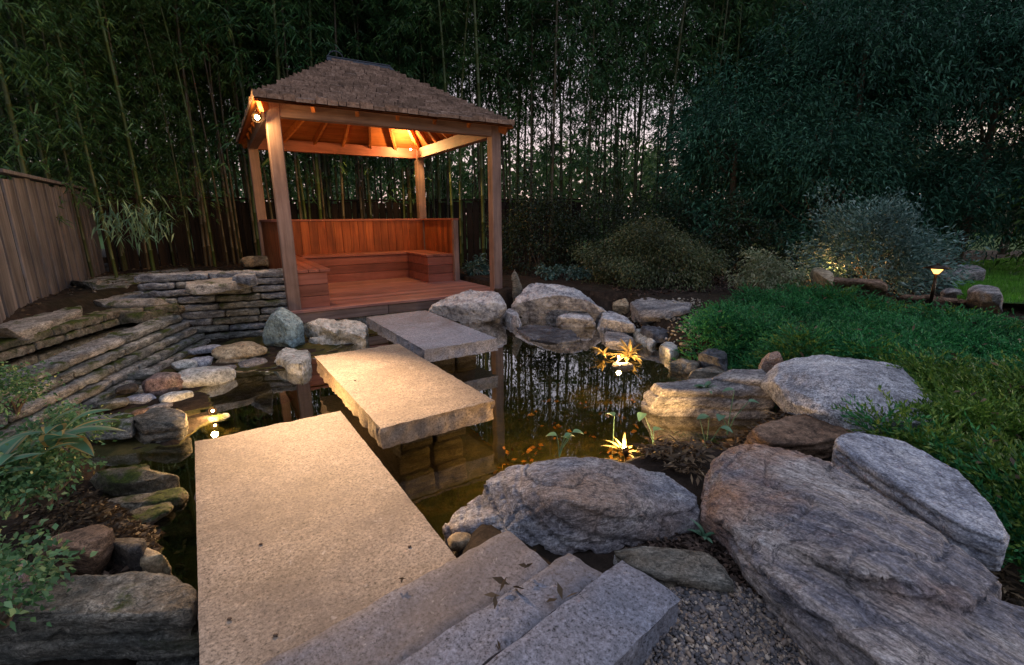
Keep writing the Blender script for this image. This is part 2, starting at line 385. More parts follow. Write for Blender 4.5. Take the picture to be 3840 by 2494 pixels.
# ------------------------------------------------------------------ ground
POND = [at(x, y, -.24).to_2d() for x, y in ((600,868),(720,850),(850,790),(1000,758),(1180,738),(1440,742),(1560,820),(1800,868),(1800,1000),
        (1650,1080),(1480,1090),(1150,1190),(1030,1300),(1000,1400),(430,1400),(390,1260),(250,1170),(205,1060),(420,1035),(520,960),(480,905),(545,862))]
PN = np.array([[p.x, p.y] for p in POND])
def pond_sd(X, Y):
    P = np.stack([X, Y], -1); d = np.full(X.shape, 1e9); ins = np.zeros(X.shape, bool)
    for i in range(len(PN)):
        a, b = PN[i], PN[(i+1) % len(PN)]; e = b-a
        t = np.clip(((P-a) @ e)/(e @ e), 0, 1); q = a+t[..., None]*e
        d = np.minimum(d, np.linalg.norm(P-q, axis=-1))
        c = ((a[1] > Y) != (b[1] > Y)) & (X < (b[0]-a[0])*(Y-a[1])/(b[1]-a[1]+1e-12)+a[0]); ins ^= c
    return np.where(ins, -d, d)
WC, WA, WR = np.array([-3.44, 5.1]), np.array([-3.1, 2.7]), np.array([-2.55, 5.62])
def vnoise(X, Y, s):
    return sum(np.sin(X*s*a+Y*s*b+c)*w for a, b, c, w in ((1.3, .7, 0, .4), (-.8, 1.9, 2, .3), (2.7, -1.1, 4, .2), (3.9, 3.1, 1, .12), (-5.2, 4.4, 3, .08)))
def ground_z(X, Y):
    X = np.asarray(X, float); Y = np.asarray(Y, float)
    sd = pond_sd(X, Y)
    base = -.07+.02*vnoise(X, Y, 2.)+np.clip((Y-4.5)*.08, 0, .16)
    base = base+.09*np.exp(-((X-.55)**2+(Y-1.15)**2)/.16)
    base = np.where((X < -.55) & (Y < 2.4), -.17+.02*vnoise(X, Y, 5.), base)
    # signed side of the wall lines
    e = WA-WC; s1 = ((X-WC[0])*e[1]-(Y-WC[1])*e[0])/np.hypot(*e)      # >0 : left of the left wall
    e = WR-WC; s2 = (-(X-WC[0])*e[1]+(Y-WC[1])*e[0])/np.hypot(*e)     # >0 : behind the right wall
    inter = np.where(Y < 5.1+.0*X, s1, np.minimum(s2, 9))
    inter = np.where((Y >= 5.1) & (X < -3.44), np.maximum(s1, s2), inter)
    base = np.where((inter < .1) & (X < -1.2) & (Y > 2.4) & (Y < 5.8), -.235+.02*vnoise(X, Y, 6.), base)
    ter = np.clip(inter/.08-2.6, 0, 1)
    ter = np.where((Y < 2.2), 0, ter)
    ter = np.where((X > -2.7) & (Y > 4), 0, ter)
    hi = np.where(inter > .72, .2+np.clip(inter-.9, 0, .12), -.12)+.015*vnoise(X, Y, 3.)
    hi = np.where((Y > 5.1) & (X > -3.6), .38, hi)
    base = base*(1-ter)+hi*ter
    gu, gv = (X+2.575)*.853+(Y-5.424)*.522, -(X+2.575)*.522+(Y-5.424)*.853
    base = np.where((gu > -.06) & (gu < 2.93) & (gv > -.12) & (gv < 3.0), -.2, base)
    base = np.where((gu > -.1) & (gu < 2.6) & (gv > -.7) & (gv < -.1), np.minimum(base, -.16), base)
    z = np.where(sd < 0, -.25-np.minimum(.34, -sd*.9), -.25+np.minimum(sd*1.4, base+.25))
    z = np.where(sd >= 0, np.minimum(z, base), z)
    for cx_, cy_, rr in ((-.45, 5.75, .75), (.45, 5.95, .8), (-1.9, 5.1, .45), (1.1, 5.6, .5)):
        z = np.where((X-cx_)**2+(Y-cy_)**2 < rr*rr, np.minimum(z, -.2), z)
    for ox, oy, an, w_, l_ in ((-.694, 2.327, .58, .699, 1.639), (-.737, 3.862, .569, .71, 1.675), (-.64, .75, .5792, .704, 1.72)):
        c_, s_ = math.cos(an), math.sin(an); u_ = (X-ox)*c_+(Y-oy)*s_; v_ = -(X-ox)*s_+(Y-oy)*c_
        z = np.where((u_ > -.16) & (u_ < w_+.04) & (v_ > -.1) & (v_ < l_+.06), np.minimum(z, -.34), z)
    return z
def gz(x, y): return float(ground_z(np.array([x]), np.array([y]))[0])
def axis(a, b, st, far):
    mid = list(np.arange(a, b, st)); g = []; d = st
    x = b
    while x < far: g.append(x); d *= 1.35; x += d
    l = []; d = st; x = a-st
    while x > -far: l.append(x); d *= 1.35; x -= d
    return np.array(l[::-1]+mid+g+[far])
gx_, gy_ = axis(-7.5, 8.5, .055, 400.), axis(-1., 12., .055, 400.)
GX, GY = np.meshgrid(gx_, gy_, indexing='ij'); GZ = ground_z(GX, GY)
GZ = GZ+rng.normal(size=GZ.shape)*.006*((np.abs(GX) < 9) & (np.abs(GY) < 13))
ni, nj = GX.shape; idx = np.arange(ni*nj).reshape(ni, nj)
Fq = np.stack([idx[:-1, :-1], idx[1:, :-1], idx[1:, 1:], idx[:-1, 1:]], -1).reshape(-1, 4)
k = NT('mulch_soil'); v = k.coords(offset=False)
col = k.ramp(k.tex(v, 9, 9, .75), [(.3, (.008, .006, .005)), (.5, (.028, .02, .015)), (.68, (.07, .05, .036))])
col = k.mix(k.ramp(k.tex(v, 1.3, 5, .6), [(.5, 0.), (.7, .4)]), col, (.025, .03, .01))
gp = k.n('ShaderNodeNewGeometry'); sx = k.n('ShaderNodeSeparateXYZ'); k.l(gp.outputs['Position'], sx.inputs[0])
bed = k.ramp(k.tex(v, 5, 7, .7), [(.3, (.025, .028, .01)), (.5, (.07, .07, .022)), (.7, (.17, .125, .04))])
col = k.mix(k.math('LESS_THAN', sx.outputs[2], -.235), col, bed)
col = k.mix(k.math('GREATER_THAN', sx.outputs[1], 13.5), col, (.045, .1, .02))
n_ = k.bump(k.tex(v, 40, 6, .8), 1., .02); k.principled(col, .9, n_, .2)
link('ground', npmesh('ground', np.stack([GX, GY, GZ], -1).reshape(-1, 3), Fq), k.m, None, True)['kind'] = 'structure'

# water: pond and the channel behind the wall
k = NT('pond_water')
v = k.coords((1, 1, 1), offset=False); nb = k.bump(k.tex(v, 3.5, 3, .5), .045, .02)
fr = k.n('ShaderNodeFresnel'); fr.inputs[0].default_value = 1.36; k.l(nb, fr.inputs['Normal'])
tr = k.n('ShaderNodeBsdfTransparent'); tr.inputs[0].default_value = (.72, .68, .42, 1)
gl = k.n('ShaderNodeBsdfGlossy'); gl.inputs['Roughness'].default_value = .0; k.l(nb, gl.inputs['Normal']); gl.inputs[0].default_value = (1, 1, 1, 1)
mx = k.n('ShaderNodeMixShader'); fa = k.math('ADD', k.math('MULTIPLY', fr.outputs[0], 2.2), .04); k.l(fa, mx.inputs[0])
k.l(tr.outputs[0], mx.inputs[1]); k.l(gl.outputs[0], mx.inputs[2]); k.l(mx.outputs[0], k.out.inputs[0]); M_WATER = k.m
bm = bmesh.new()
cen = PN.mean(0); bm.faces.new([bm.verts.new((*(cen+(p-cen)*1.1), -.24)) for p in PN[::-1]])
bmesh.ops.recalc_face_normals(bm, faces=bm.faces)
w = bm_mesh('pond_water', bm); o = link('pond_water', w, M_WATER); o['kind'] = 'structure'
if w.polygons[0].normal.z < 0: w.flip_normals()
bm = bmesh.new()
bm.faces.new([bm.verts.new(p) for p in ((-3.98,2.2,.03),(-3.34,2.2,.03),(-3.78,4.98,.03),(-4.3,4.95,.03))]); bmesh.ops.recalc_face_normals(bm, faces=bm.faces)
w = bm_mesh('channel_water', bm)
o = link('channel_water', w, M_WATER); o['kind'] = 'structure'

# ------------------------------------------------------------------ granite slabs bridging the pond
def grid_slab(name, w, l, t, mat, label, cat, loc, rot, side=.016, step=.02, group=None, chips=1., topn=.0016, corner=.0045, shear=None):
    bm = bmesh.new(); box(bm, 0, w, 0, l, -t, 0)
    nx, ny, nz = max(2, int(w/step)), max(2, int(l/step)), max(3, int(t/.012))
    for ax, n in ((0, nx), (1, ny), (2, nz)):
        dim = (w, l, t)[ax]; off = (0, 0, -t)[ax]
        for i in range(1, n):
            co = [0, 0, 0]; co[ax] = off+dim*i/n; no = [0, 0, 0]; no[ax] = 1
            bmesh.ops.bisect_plane(bm, geom=list(bm.verts)+list(bm.edges)+list(bm.faces), plane_co=co, plane_no=no)
    _seed[0] += 1; o = Vector((_seed[0]*2.3, 1, 2)); bm.normal_update(); mv = []
    for v in bm.verts:
        x, y, z = v.co; d = Vector()
        s = noise.fractal((v.co+o)*Vector((14, 14, 9)) if False else Vector(((x+o.x)*14, (y+o.y)*14, z*9)), .9, 2.1, 3)*side
        vs = abs(noise.noise(Vector(((x+o.x)*45, (y+o.y)*45, z*10))))*side*1.1
        depth = (min(1., -z/.02))
        s = (s-vs)*(.04+.96*depth)
        if x < 1e-5: d.x = -s
        if x > w-1e-5: d.x = s
        if y < 1e-5: d.y = -s
        if y > l-1e-5: d.y = s
        e = min(x, w-x, y, l-y)
        if z > -1e-5: d.z = noise.fractal(Vector(((x+o.x)*9, (y+o.y)*9, 3)), .9, 2, 3)*topn - (corner*(.6+noise.noise(Vector((x*20, y*20, o.x)))) if e < 1e-5 else 0)
        mv.append(d)
    for v, d in zip(bm.verts, mv): v.co += d
    if shear is not None:
        for v in bm.verts: v.co = Vector((v.co.x*shear[0], v.co.y+v.co.x*shear[1], v.co.z))
    ob = link(name, bm_mesh(name, bm), mat, None, True); ob.location = loc; ob.rotation_euler = (0, 0, rot)
    ob.data.set_sharp_from_angle(angle=math.radians(40))
    return tag(ob, label, cat, group)
G1 = 'granite slabs crossing the pond'
grid_slab('granite_slab', .704, 1.72, .12, M_SLAB, 'large tan granite slab nearest the viewer, first of the crossing', 'stone slab', (-.788+.27*.5474, .9716-.27*.8368, 0), .5792, group=G1)
grid_slab('granite_slab', .699, 1.639, .125, M_SLAB, 'tan granite slab in the middle of the crossing, with rough hewn grey edges', 'stone slab', (-.694, 2.327, 0), .58, group=G1)
grid_slab('granite_slab', .71, 1.675, .12, M_SLABG, 'blue grey granite slab farthest along the crossing, by the gazebo deck', 'stone slab', (-.737, 3.862, 0), .569, group=G1)
# stone piers that carry the slabs
k = 0
for (ox, oy, ang, wd, ln, lab) in ((-.694, 2.327, .58, .699, 1.639, 'middle'), (-.737, 3.862, .569, .71, 1.675, 'farthest'), (-.64, .75, .5792, .704, 1.72, 'nearest')):
    e = thing('stone_pier', 'dark stacked stone pier under the %s granite slab' % lab, 'pier', (ox, oy, 0), ang, 'piers under the slabs')
    for cz in range(3):
        for (x0, x1, y0, y1) in ((.14, .36, .2, ln-.2), (.37, .58, .2, ln-.2)):
            bm = bmesh.new(); j = .02*((cz+int(x0*9)) % 2)
            box(bm, x0+j, x1+j, y0, y1, -.6+.157*cz, -.6+.157*cz+.15)
            me = remesh(bm, .025); me.name = 'block'; roughen(me, .008, 8, cz+x0*10, 0, smooth=1)
            link('block', me, RM['bedrock'], e, True)

# steps at the viewer's end
def slat(outline, z, t, mat, label):
    P = [at(x, y, z) for x, y in outline]
    a, b, c_ = P[0], P[1], P[2]                       # near-left, far-left, far-right
    ux = (c_-b); w = ux.length; vy = (b-a).normalized(); rot = math.atan2(vy.y, vy.x)-PI/2
    l = (b-a).length; px = Vector((vy.y, -vy.x, 0)); sh = ((c_-b).dot(px)/w, (c_-b).dot(vy)/w)
    return grid_slab('granite_step', w, l, t, mat, label, 'stone step', a, rot, side=.013, group='granite steps at the near end of the crossing', corner=.01, topn=.005, shear=sh)
slat([(425, 1640), (1178, 1228), (1280, 1311)], .03, .14, M_STEP, 'mauve granite step touching the first crossing slab')
slat([(762, 1645), (1322, 1279), (1402, 1332)], .045, .14, M_STEPB, 'narrow granite step with a blue vein, between two wider steps')
slat([(975, 1655), (1446, 1297), (1584, 1386)], .09, .16, M_STEPB, 'blue grey granite step beside the gravel')

# ------------------------------------------------------------------ rocks
BO = 'boulders round the pond'
# right foreground
rock('boulder', 'grey rounded boulder with a curved crack, between the steps and the pond', 'boulder', [
    H([(1125,1120,.03),(1200,1072,.10),(1290,1056,.13),(1360,1060,.13),(1440,1075,.12),(1580,1107,.09),(1617,1142,.07),(1610,1192,.05),(1420,1183,.13),(1300,1160,.15)], .12,
      [(1180,1245,-.04),(1265,1274,-.03),(1330,1284,-.02),(1460,1280,-.02),(1560,1270,-.02),(1622,1250,-.02)], -.08, .12),
    H([(1128,1130,-.01),(1170,1112,.03),(1250,1130,.09),(1290,1180,.05)], .05, [(1030,1226,-.14),(1060,1245,-.12),(1150,1268,-.1),(1270,1278,-.08)], -.12, .06)],
    'fore', voxel=.0095, amp=.009, freq=7, strata=.06, sdir=(.3, -.2, 1), group=BO, smooth=1, facets=14, fs=.55, crack=.016)
rock('boulder', 'huge brown streaked slab of rock filling the bottom right corner', 'boulder', [
    H([(1640,1110,.06),(1660,1058,.12),(1720,1026,.17),(1800,1026,.19),(1860,1040,.2),(1930,1082,.21),(2060,1155,.22),(2200,1250,.22),(2330,1345,.2),(2250,1400,.2),(2000,1320,.22),(1750,1250,.14),(1640,1190,.07)], .2,
      [(1634,1195,-.02),(1700,1262,-.03)], -.05, .05),
    H([(1690,1235,.07),(1745,1243,.13),(1850,1262,.15),(2050,1320,.17),(2300,1380,.18),(2400,1420,.17),(2480,1560,.16),(2480,1700,.12),(2280,1600,.16),(2060,1560,.15),(1900,1440,.13),(1790,1330,.12),(1735,1290,.1)], .16,
      [(1745,1330,-.03),(1800,1430,-.03),(1900,1530,-.03),(1960,1600,-.03)], -.05, .03)],
    'slabby', voxel=.0105, amp=.012, freq=5, strata=.07, sdir=(-.2, .1, 1), group=BO, smooth=1, crack=.014, facets=14, fs=.45)
rock('boulder', 'long pale flat stone with a brown lower edge, beside the juniper', 'boulder', [
    H([(1942,1012),(1990,1000),(2100,1026),(2170,1060),(2225,1092),(2300,1172),(2342,1228),(2335,1256),(2240,1222),(2110,1125),(1995,1062),(1945,1032)], .2, (), .08, .02, sink=-.05)],
    'bluegrey', voxel=.01, amp=.005, freq=8, strata=.04, group=BO, smooth=0, fs=.25)
rock('boulder', 'broad speckled grey granite boulder lying on the juniper', 'boulder', [
    H([(1762,852,.1),(1850,832,.13),(1920,820,.16),(2030,832,.17),(2140,856,.15),(2168,868,.13),(2185,945,.14),(2130,985,.12),(2000,985,.1),(1900,950,.1),(1830,920,.1)], .13,
      [(1800,890,-.02),(1850,930,-.02),(1920,968,-.03),(2020,1000,-.03)], -.02, .05, mid=[(1950,880,.2),(2050,900,.2)])],
    'granite', voxel=.012, amp=.012, freq=6, group=BO, smooth=1, fs=.8, facets=20)
rock('boulder', 'low ledge of rock rising from the water, its end lit orange', 'boulder', [
    H([(1496,892),(1560,884),(1700,872),(1775,868),(1790,900),(1640,905),(1500,903)], -.03, [(1495,945),(1560,968),(1700,985),(1800,990)], -.3, .08),
    H([(1650,878,-.0),(1700,858,.03),(1765,850,.05),(1790,880,.04)], .02, [(1660,900,-.1),(1800,930,-.1)], -.1, .05)],
    'grey', voxel=.013, amp=.01, freq=5, strata=.08, group=BO, smooth=2)
rock('rock', 'rust brown rock tucked beneath the speckled granite boulder', 'rock', [
    H([(1740,1005),(1800,975),(1880,955),(1960,985),(1990,1010),(1900,1030),(1800,1030)], .04, [(1735,1035),(1850,1050),(1960,1050)], -.1, .05)],
    'brown', voxel=.012, amp=.014, freq=6, strata=.06)
rock('rock', 'pointed grey brown rock standing at the tip of the ledge by the juniper', 'rock', [
    H([(1770,832,.1),(1790,808,.16),(1812,815,.15),(1820,835,.1)], .1, [(1762,858,-.05),(1825,862,-.05)], -.05, .08)], 'slabby', voxel=.01, amp=.012, freq=8)
rock('rock', 'flat green grey stone between the boulders and the gravel', 'rock', [
    H([(1427,1278),(1500,1268),(1600,1275),(1650,1283),(1680,1310),(1702,1352),(1600,1335),(1530,1330),(1480,1310)], .07, [(1500,1330),(1560,1352),(1640,1370),(1700,1374)], .035, .02)],
    'fallen', voxel=.01, amp=.005, freq=7, strata=.04, facets=6, fs=.3)
cobble(1450, 1298, 66, 62, -.02, 'grey', 'small round grey stone at the corner of the last step', None)
cobble(1071, 1256, 78, 58, -.14, 'tan', 'tan cobble wedged between the first slab and a boulder', None, amp=.006)
cobble(1725, 1402, 88, 34, -.02, 'fallen', 'thin flat stone lying on the gravel', None, flat=.02)
# far right bank behind the slabs
rock('boulder', 'white grey boulder leaning at the front of the gazebo deck', 'boulder', [
    H([(985,716,-.03),(1040,694,.05),(1092,672,.14),(1150,674,.14),(1182,696,.08),(1176,720,-.05)], .1, [(975,722,-.1),(1030,738,-.22),(1070,754,-.26),(1110,752,-.26),(1165,738,-.24)], -.24, .1)],
    'pale', voxel=.016, amp=.025, freq=5, group=BO, smooth=2, crack=.01)
rock('boulder', 'largest white grey boulder beside the gazebo right post', 'boulder', [
    H([(1188,700,0),(1226,662,.18),(1290,646,.26),(1340,660,.22),(1395,692,.1),(1438,722,-.02)], .1, [(1190,725,-.2),(1215,742,-.26),(1300,738,-.26),(1380,735,-.24),(1435,730,-.2)], -.25, .25, mid=[(1260,690,.12)])],
    'pale', voxel=.02, amp=.035, freq=3.6, group=BO, smooth=2, crack=.012)
rock('rock', 'small pale rock in the notch between two white boulders', 'rock', [
    H([(1165,726),(1185,716),(1208,728),(1212,742)], -.12, [(1168,745),(1185,752),(1210,748)], -.26, .08)], 'pale', voxel=.012, amp=.012, freq=8)
rock('driftwood_rock', 'tall narrow pointed grey rock standing at the foot of the right post', 'rock', [
    [Vector((.02,6.45,-.1)),Vector((.22,6.45,-.1)),Vector((.2,6.7,-.1)),Vector((.03,6.7,-.1)),Vector((-.0,6.5,.35)),Vector((.02,6.56,.43)),Vector((.06,6.5,.36)),Vector((.16,6.5,.12))]],
    'fallen', voxel=.014, amp=.015, freq=9)
RB = 'pale rocks along the far shore'
for hl, lab, mt in (
    (H([(1295,735),(1330,725),(1375,728),(1392,742)], -.1, [(1293,752),(1340,760),(1390,758)], -.27, .1), 'pale knobbly rock at the waterline below the largest white boulder', 'pale'),
    (H([(1380,735),(1420,722),(1452,735),(1475,755)], -.08, [(1385,758),(1430,762),(1478,766)], -.27, .1), 'pale cracked rock at the waterline, right of the knobbly one', 'pale'),
    (H([(1465,703),(1490,692),(1600,700),(1618,722),(1560,728),(1490,724)], .06, [(1468,728),(1530,742),(1610,742)], -.1, .2), 'long grey block lying before the dome shaped shrub', 'grey'),
    (H([(1470,762),(1500,758),(1530,780),(1528,795)], -.16, [(1470,778),(1500,812),(1528,806)], -.27, .06), 'grooved white rock above the lit pond plants', 'white'),
    (H([(1485,756),(1520,752),(1562,762),(1560,778),(1520,776)], -.1, (), -.2, .05), 'flat dark blue stone among pale gravel on the far shore', 'darkwet'),
    (H([(1592,742),(1608,735),(1622,748),(1618,768)], -.02, [(1590,764),(1618,772)], -.15, .06), 'small white rock at the left tip of the juniper', 'white'),
    (H([(1535,800),(1560,792),(1578,806),(1560,818)], -.15, [(1535,815),(1570,825)], -.26, .05), 'small pale triangular rock beside the pond light', 'white'),
    (H([(1400,775),(1440,768),(1475,782),(1460,800),(1410,800)], -.2, (), -.3, .03), 'flat grey rock half in the water left of the pond light', 'grey'),
    (H([(1622,815),(1660,805),(1685,815),(1690,840)], -.06, [(1622,835),(1690,852)], -.2, .06), 'dark round rock half under the juniper edge', 'darkwet'),
    (H([(1555,838),(1600,826),(1625,838),(1618,850)], -.14, [(1560,852),(1620,862)], -.28, .05), 'mottled flat rock at the waterline below the juniper', 'fallen'),
    (H([(1600,858),(1660,848),(1720,856),(1700,868)], -.14, [(1610,872),(1700,880)], -.28, .05), 'low dark rock at the foot of the juniper bank', 'fallen'),
    (H([(1186,765),(1250,752),(1330,768),(1352,790),(1300,800),(1220,788)], -.225, (), -.35, .03), 'wide flat slate ledge awash in front of the white boulders', 'darkwet'),
    (H([(1420,700,0),(1450,690,.02),(1465,705,.0)], 0, [(1425,722),(1462,724)], -.15, .08), 'small tan rock between the largest white boulder and the grey block', 'tan'),
    (H([(1500,640,.12),(1560,632,.12),(1620,640,.12)], .12, [(1500,650,.0),(1620,650,.0)], 0, .1), 'long low grey stone under the dome shaped shrub', 'grey'),
    ): rock('rock', lab, 'rock', [hl], mt, voxel=.013, amp=.016, freq=8, group=RB)
for i, (x, y, w) in enumerate(((1480,745,18),(1500,742,14),(1560,748,20),(1575,760,16),(1582,775,22),(1545,787,16),(1568,785,14),(1590,800,24),(1530,745,16),(1455,748,18),(1470,735,14),(1440,745,12),(1610,790,16))):
    cobble(x, y, w, w*.6, -.17, ('white', 'tan', 'grey')[i % 3], 'small loose stone on the far shore gravel', 'small stones on the far shore', amp=.004)
# stone row beyond the deck and by the lawn
for hl, lab, mt in (
    (H([(2252,668),(2275,662),(2318,668),(2330,690)], .3, [(2250,694),(2290,704),(2330,706)], .05, .2), 'grey block of stone at the edge of the lawn', 'grey'),
    (H([(2185,672),(2215,668),(2248,676)], .2, [(2180,692),(2245,692)], .05, .15), 'low flat stone left of the block by the lawn', 'grey'),
    (H([(1890,646),(1950,643),(2060,652),(2062,662)], .33, [(1885,666),(2060,674)], .15, .2), 'long brown slab of rock glowing orange behind the juniper', 'brown'),
    (H([(1882,628),(1900,622),(1935,630),(1938,645)], .42, [(1880,656),(1935,660)], .2, .2), 'tan rock lit orange behind the variegated shrub', 'tan'),
    (H([(2175,618),(2290,615),(2292,626),(2180,628)], .3, (), .1, .1), 'pale kerb stone at the back of the lawn', 'grey'),
    ): rock('rock', lab, 'rock', [hl], mt, voxel=.02, amp=.02, freq=5, group='rocks near the lawn')
for i, (x, y) in enumerate(((2110,690),(2132,692),(2155,690),(2180,697),(2205,699),(2230,700))):
    cobble(x, y, 24, 12, .08, 'brown', 'small brown edging stone in a row behind the path light', 'edging stones behind the path light')
rock('rock', 'pale low stone beyond the back of the deck', 'rock', [[Vector((-.9+dx, 8.9+dy, z)) for dx, dy in ((0,0),(.55,0),(.6,.3),(.05,.35),(.2,-.1)) for z in (0, .12)]], 'pale', voxel=.02, amp=.02, freq=6)

# left bank
rock('boulder', 'blue grey faceted stone standing at the foot of the left gazebo post', 'boulder', [
    H([(612,762,-.02),(630,728,.1),(655,708,.17),(690,716,.14),(704,745,.02),(695,775,-.05),(650,735,.14)], .1, [(608,806),(650,812),(690,806),(698,790)], -.27, .06)],
    'blue', voxel=.009, amp=.008, freq=6, group=BO, smooth=0, facets=26, fs=1.5, crack=.006)
rock('rock', 'stack of pale knobbly ledge stones between the blue stone and the farthest slab', 'rock', [
    H([(702,748),(760,740),(795,750),(780,765)], -.04, [(702,765),(780,775)], -.14, .1),
    H([(740,758),(800,742),(848,742),(852,770)], -.06, [(735,790),(800,792),(850,782)], -.24, .1),
    H([(715,785),(770,780),(845,785)], -.18, [(712,808),(780,815),(845,805)], -.3, .1)], 'white', voxel=.012, amp=.025, freq=8, crack=.01)
rock('rock', 'rough grey white rock awash left of the middle slab', 'rock', [
    H([(628,822),(655,808),(715,812),(722,835),(690,850)], -.14, [(625,845),(660,862),(715,858)], -.3, .08),
    H([(665,845),(710,828),(728,850)], -.14, [(668,872),(720,868)], -.3, .05)], 'white', voxel=.011, amp=.016, freq=8)
LC = 'cobbles on the left bank below the wall'
for x, y, w, h, zb, mt, lab, nm in (
    (560,816,112,50,-.24,'tan','broad tan boulder beside the blue grey stone','cobble'),
    (545,838,70,28,-.27,'tan','low mossy cobble in front of the broad tan boulder','cobble'),
    (480,815,66,22,-.2,'bluegrey','thin flat bluish stone leaning on the wall corner','cobble'),
    (590,845,62,30,-.28,'grey','grey cobble at the waterline under the tan boulder','cobble'),
    (478,878,124,56,-.26,'white','large smooth off-white cobble in the middle of the left bank','cobble'),
    (430,848,48,30,-.22,'white','round pale cobble left of the blue tinted one','cobble'),
    (465,842,58,34,-.24,'bluegrey','blue tinted cobble above the large white one','cobble'),
    (387,888,74,66,-.24,'purple','angular purple brown stone left of the large white cobble','rock'),
    (414,922,60,40,-.26,'white','cream cobble with a brown foot near the left pond light','cobble'),
    (330,870,52,26,-.2,'wall','small grey stone at the foot of the wall','cobble'),
    (340,905,50,28,-.24,'wall','dull green stone left of the purple brown one','cobble'),
    (325,932,60,24,-.25,'bluegrey','flat bluish cobble behind the square block','cobble'),
    (372,950,52,22,-.26,'grey','flat grey cobble touching the square block','cobble'),
    (330,962,40,22,-.26,'brown','small reddish stone behind the square block','cobble'),
    (520,862,60,24,-.27,'grey','pale grey stone between the white cobble and the water','cobble'),
    (440,942,44,20,-.29,'darkwet','dark wet stone beside the left pond light','cobble'),
    (295,905,40,24,-.2,'darktop','dark stone in the shade of the wall foot','cobble'),
    (270,940,52,26,-.22,'wall','grey green stone above the long flat stone','cobble'),
    (620,868,44,22,-.29,'white','half sunk pale stone left of the middle slab','cobble')):
    cobble(x, y, w, h, zb, mt, lab, LC, amp=.008, name=nm)
rock('rock', 'long flat grey stone pointing at the left pond light', 'rock', [
    H([(175,972),(220,962),(300,958),(315,966),(300,985),(200,990)], -.1, (), -.2, .03)], 'wall', voxel=.011, amp=.007, freq=7)
rock('rock', 'square shouldered grey block left of the pond light', 'rock', [
    H([(308,968),(350,948),(400,945),(432,955),(425,978),(330,985)], -.1, [(305,1005),(345,1022),(420,1012)], -.28, .03)], 'fallen', voxel=.011, amp=.01, freq=7, strata=.05)
rock('rock', 'mossy brown stone by the water under the leafy plant', 'rock', [
    H([(205,1100),(260,1085),(330,1080),(400,1085),(420,1096),(330,1110),(220,1118)], -.14, [(205,1130),(300,1142),(400,1118)], -.28, .03)], 'mossy', voxel=.011, amp=.01, freq=7)
rock('rock', 'long moss green ledge just above the brown water', 'rock', [
    H([(190,1170),(280,1150),(390,1140),(440,1128),(420,1155),(300,1180)], -.2, (), -.33, .02)], 'mossy', voxel=.012, amp=.01, freq=7, strata=.04)
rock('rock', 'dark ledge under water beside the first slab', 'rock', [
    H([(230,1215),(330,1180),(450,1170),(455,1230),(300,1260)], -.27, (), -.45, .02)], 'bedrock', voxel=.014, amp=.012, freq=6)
rock('boulder', 'big brown topped boulder in the bottom left corner', 'boulder', [
    H([(-40,1375),(60,1350),(150,1338),(300,1335),(400,1342),(440,1375),(449,1420),(330,1400),(180,1415),(-40,1430)], .0, [(448,1500,-.22),(420,1545,-.22),(330,1520,-.2),(200,1500,-.2),(-40,1490,-.2)], -.2, .03)],
    'fallen', voxel=.01, amp=.014, freq=6, strata=.1, group=BO, smooth=1, fs=.3)
rock('rock', 'pinkish rock with a grey face below the leafy plant', 'rock', [
    H([(80,1250),(130,1218),(230,1208),(262,1222),(220,1262),(150,1275)], .02, [(85,1300),(190,1320),(235,1300)], -.12, .03)], 'brown', voxel=.01, amp=.01, freq=7)
rock('rock', 'thin black edged plate of stone propped over dark litter', 'rock', [
    H([(212,1240),(262,1230),(330,1238),(345,1262),(300,1278)], -.04, [(215,1262),(300,1302),(330,1300)], -.09, .02)], 'darktop', voxel=.009, amp=.005, freq=8)
rock('rock', 'ochre wedge of rock next to the black edged plate', 'rock', [
    H([(300,1275),(335,1255),(375,1268),(385,1290),(340,1300)], -.08, [(290,1330),(350,1345),(400,1330)], -.2, .02)], 'tan', voxel=.009, amp=.01, freq=8)
rock('rock', 'flat sandy rock at the left edge above the corner boulder', 'rock', [
    H([(-30,1310),(40,1285),(90,1300),(60,1345),(-30,1370)], .0, (), -.15, .02)], 'slabby', voxel=.01, amp=.008, freq=7)
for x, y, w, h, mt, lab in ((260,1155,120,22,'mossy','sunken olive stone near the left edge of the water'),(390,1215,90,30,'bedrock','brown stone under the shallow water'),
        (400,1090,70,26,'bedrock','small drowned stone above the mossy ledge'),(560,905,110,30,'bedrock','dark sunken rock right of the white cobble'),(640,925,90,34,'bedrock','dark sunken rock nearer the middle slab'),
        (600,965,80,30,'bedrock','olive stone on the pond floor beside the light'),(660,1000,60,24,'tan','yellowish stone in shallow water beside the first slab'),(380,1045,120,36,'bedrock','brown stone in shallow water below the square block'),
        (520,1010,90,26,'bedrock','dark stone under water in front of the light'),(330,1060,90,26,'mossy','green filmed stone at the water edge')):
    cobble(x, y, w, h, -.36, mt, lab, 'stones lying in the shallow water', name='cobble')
cobble(601, 605, 76, 34, .38, 'tan', 'tan rounded rock on top of the wall beside the gazebo', None, name='rock', amp=.02)

